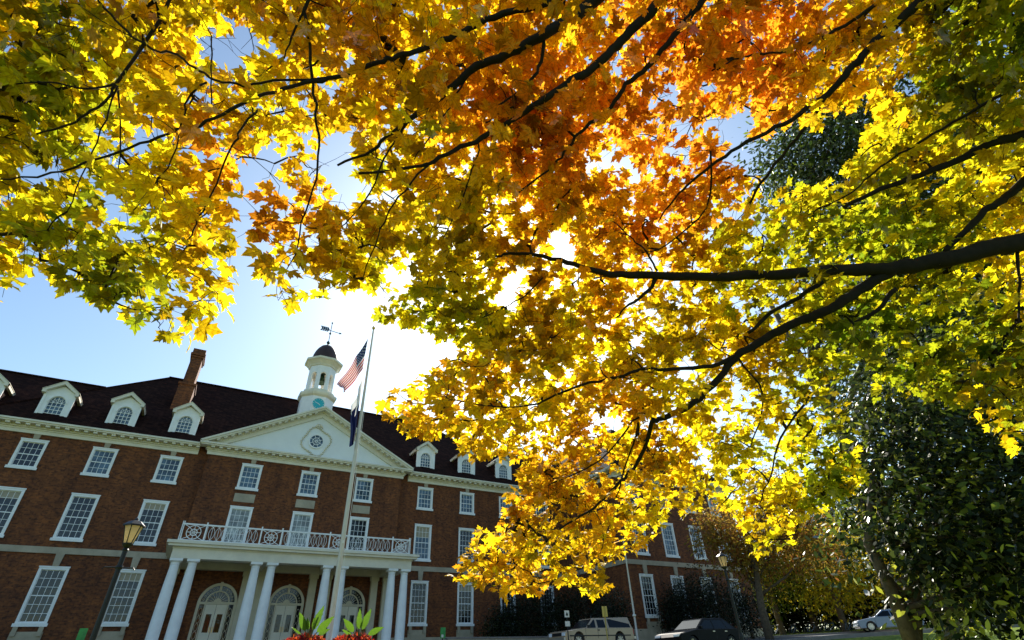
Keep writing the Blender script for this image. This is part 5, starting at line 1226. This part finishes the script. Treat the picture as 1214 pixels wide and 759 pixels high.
# leaves
LPC = 7
nC = len(CLP); rep = np.repeat(np.arange(nC), LPC)
offs = g.normal(size=(len(rep), 3))*np.array([.115, .115, .10])
pos = CLP[rep]+offs-np.array([0, 0, .05])
q0, q1, q2 = proj(pos-np.array([0, 0, .04]))
ok = inpoly(q0, q1, [(x, y) for x, y in ENV])
for G_ in GAPS: ok &= ~inpoly(q0, q1, G_)
pos = pos[ok]; rep = rep[ok]; N = len(pos); qx, qy = q0[ok], q1[ok]
def zone(x, y, cx, cy, r): return np.exp(-((x-cx)**2+(y-cy)**2)/(r*r))
cx_, cy__ = cxs[rep], cys[rep]
ncl = vnoise(cxs+500, cys+500, 38, 9)[rep]; ncl2 = vnoise(cxs+700, cys+300, 60, 12)[rep]
orange = 1.0*zone(cx_, cy__, 820, 30, 160)+.35*zone(cx_, cy__, 960, 20, 120)+.4*zone(cx_, cy__, 420, 40, 60)+.9*zone(cx_, cy__, 640, 170, 70)+.9*zone(cx_, cy__, 790, 240, 85)+.8*zone(cx_, cy__, 610, 290, 50)+.45*zone(cx_, cy__, 280, 170, 70)+.55*zone(cx_, cy__, 350, 250, 60)+.5*zone(cx_, cy__, 520, 90, 110)+.4*zone(cx_, cy__, 700, 590, 110)+.45*zone(cx_, cy__, 560, 640, 60)+.4*zone(cx_, cy__, 300, 10, 60)+.3*zone(cx_, cy__, 500, 460, 40)+.3*zone(cx_, cy__, 860, 480, 60)
green = .3*zone(cx_, cy__, 60, 190, 90)+.3*zone(cx_, cy__, 1050, 300, 120)+.8*zone(cx_, cy__, 1160, 50, 110)+.5*zone(cx_, cy__, 1150, 420, 130)+.45*zone(cx_, cy__, 960, 560, 90)+.5*zone(cx_, cy__, 480, 340, 70)+.5*zone(cx_, cy__, 130, 300, 90)+.35*zone(cx_, cy__, 60, 60, 90)+.5*zone(cx_, cy__, 560, 270, 60)+.3*zone(cx_, cy__, 1000, 350, 130)+.35*zone(cx_, cy__, 880, 280, 60)+.3*zone(cx_, cy__, 480, 120, 60)
u = np.clip(orange, 0, 1.0)*.85+(ncl-.5)*.8-green*.9+g.normal(size=N)*.15        # >0 orange, <0 green
cols = np.array([(.13, .21, .008), (.44, .48, .012), (.95, .78, .012), (.95, .64, .012), (.94, .48, .018), (.94, .37, .025)])
t_ = np.clip((u+.85)/1.85, 0, .999)*5; i0 = t_.astype(int); f_ = (t_-i0)[:, None]
tint = cols[i0]*(1-f_)+cols[np.minimum(i0+1, 5)]*f_
shaded = g.random(N) < .08+.62*np.clip((vnoise(cxs+250, cys+450, 34, 31)[rep]-.5)*3, 0, 1)          # shade painted into clumps of leaves as a darker, browner tint
tint = tint*np.where(shaded[:, None], np.array([[.60, .52, .5]])*g.uniform(.6, 1.2, (N, 1)), 1.0)
tint = np.clip(tint*g.uniform(.85, 1.15, (N, 1))*(.84+.30*ncl2[:, None]), 0, .97)
away = CLP[rep]-np.array(mbase)[None]; away[:, 2] = 0; away /= np.linalg.norm(away, axis=1, keepdims=True)
nrm = np.array([0, 0, .75])+np.array(sv)[None]*.35+g.normal(size=(N, 3))*.50
tip = away*.45+offs[ok]/.12*.35+np.array([0, 0, -.75])+g.normal(size=(N, 3))*.4
sz = .113*np.clip(g.normal(1, .25, N), .5, 1.6)
leaf_mesh('crown', pos, nrm, tip, sz, tint, MAPLE, M['mapleleaf'], maple, fold=.15, center=(0, .3), curl=.42, jit=.022)
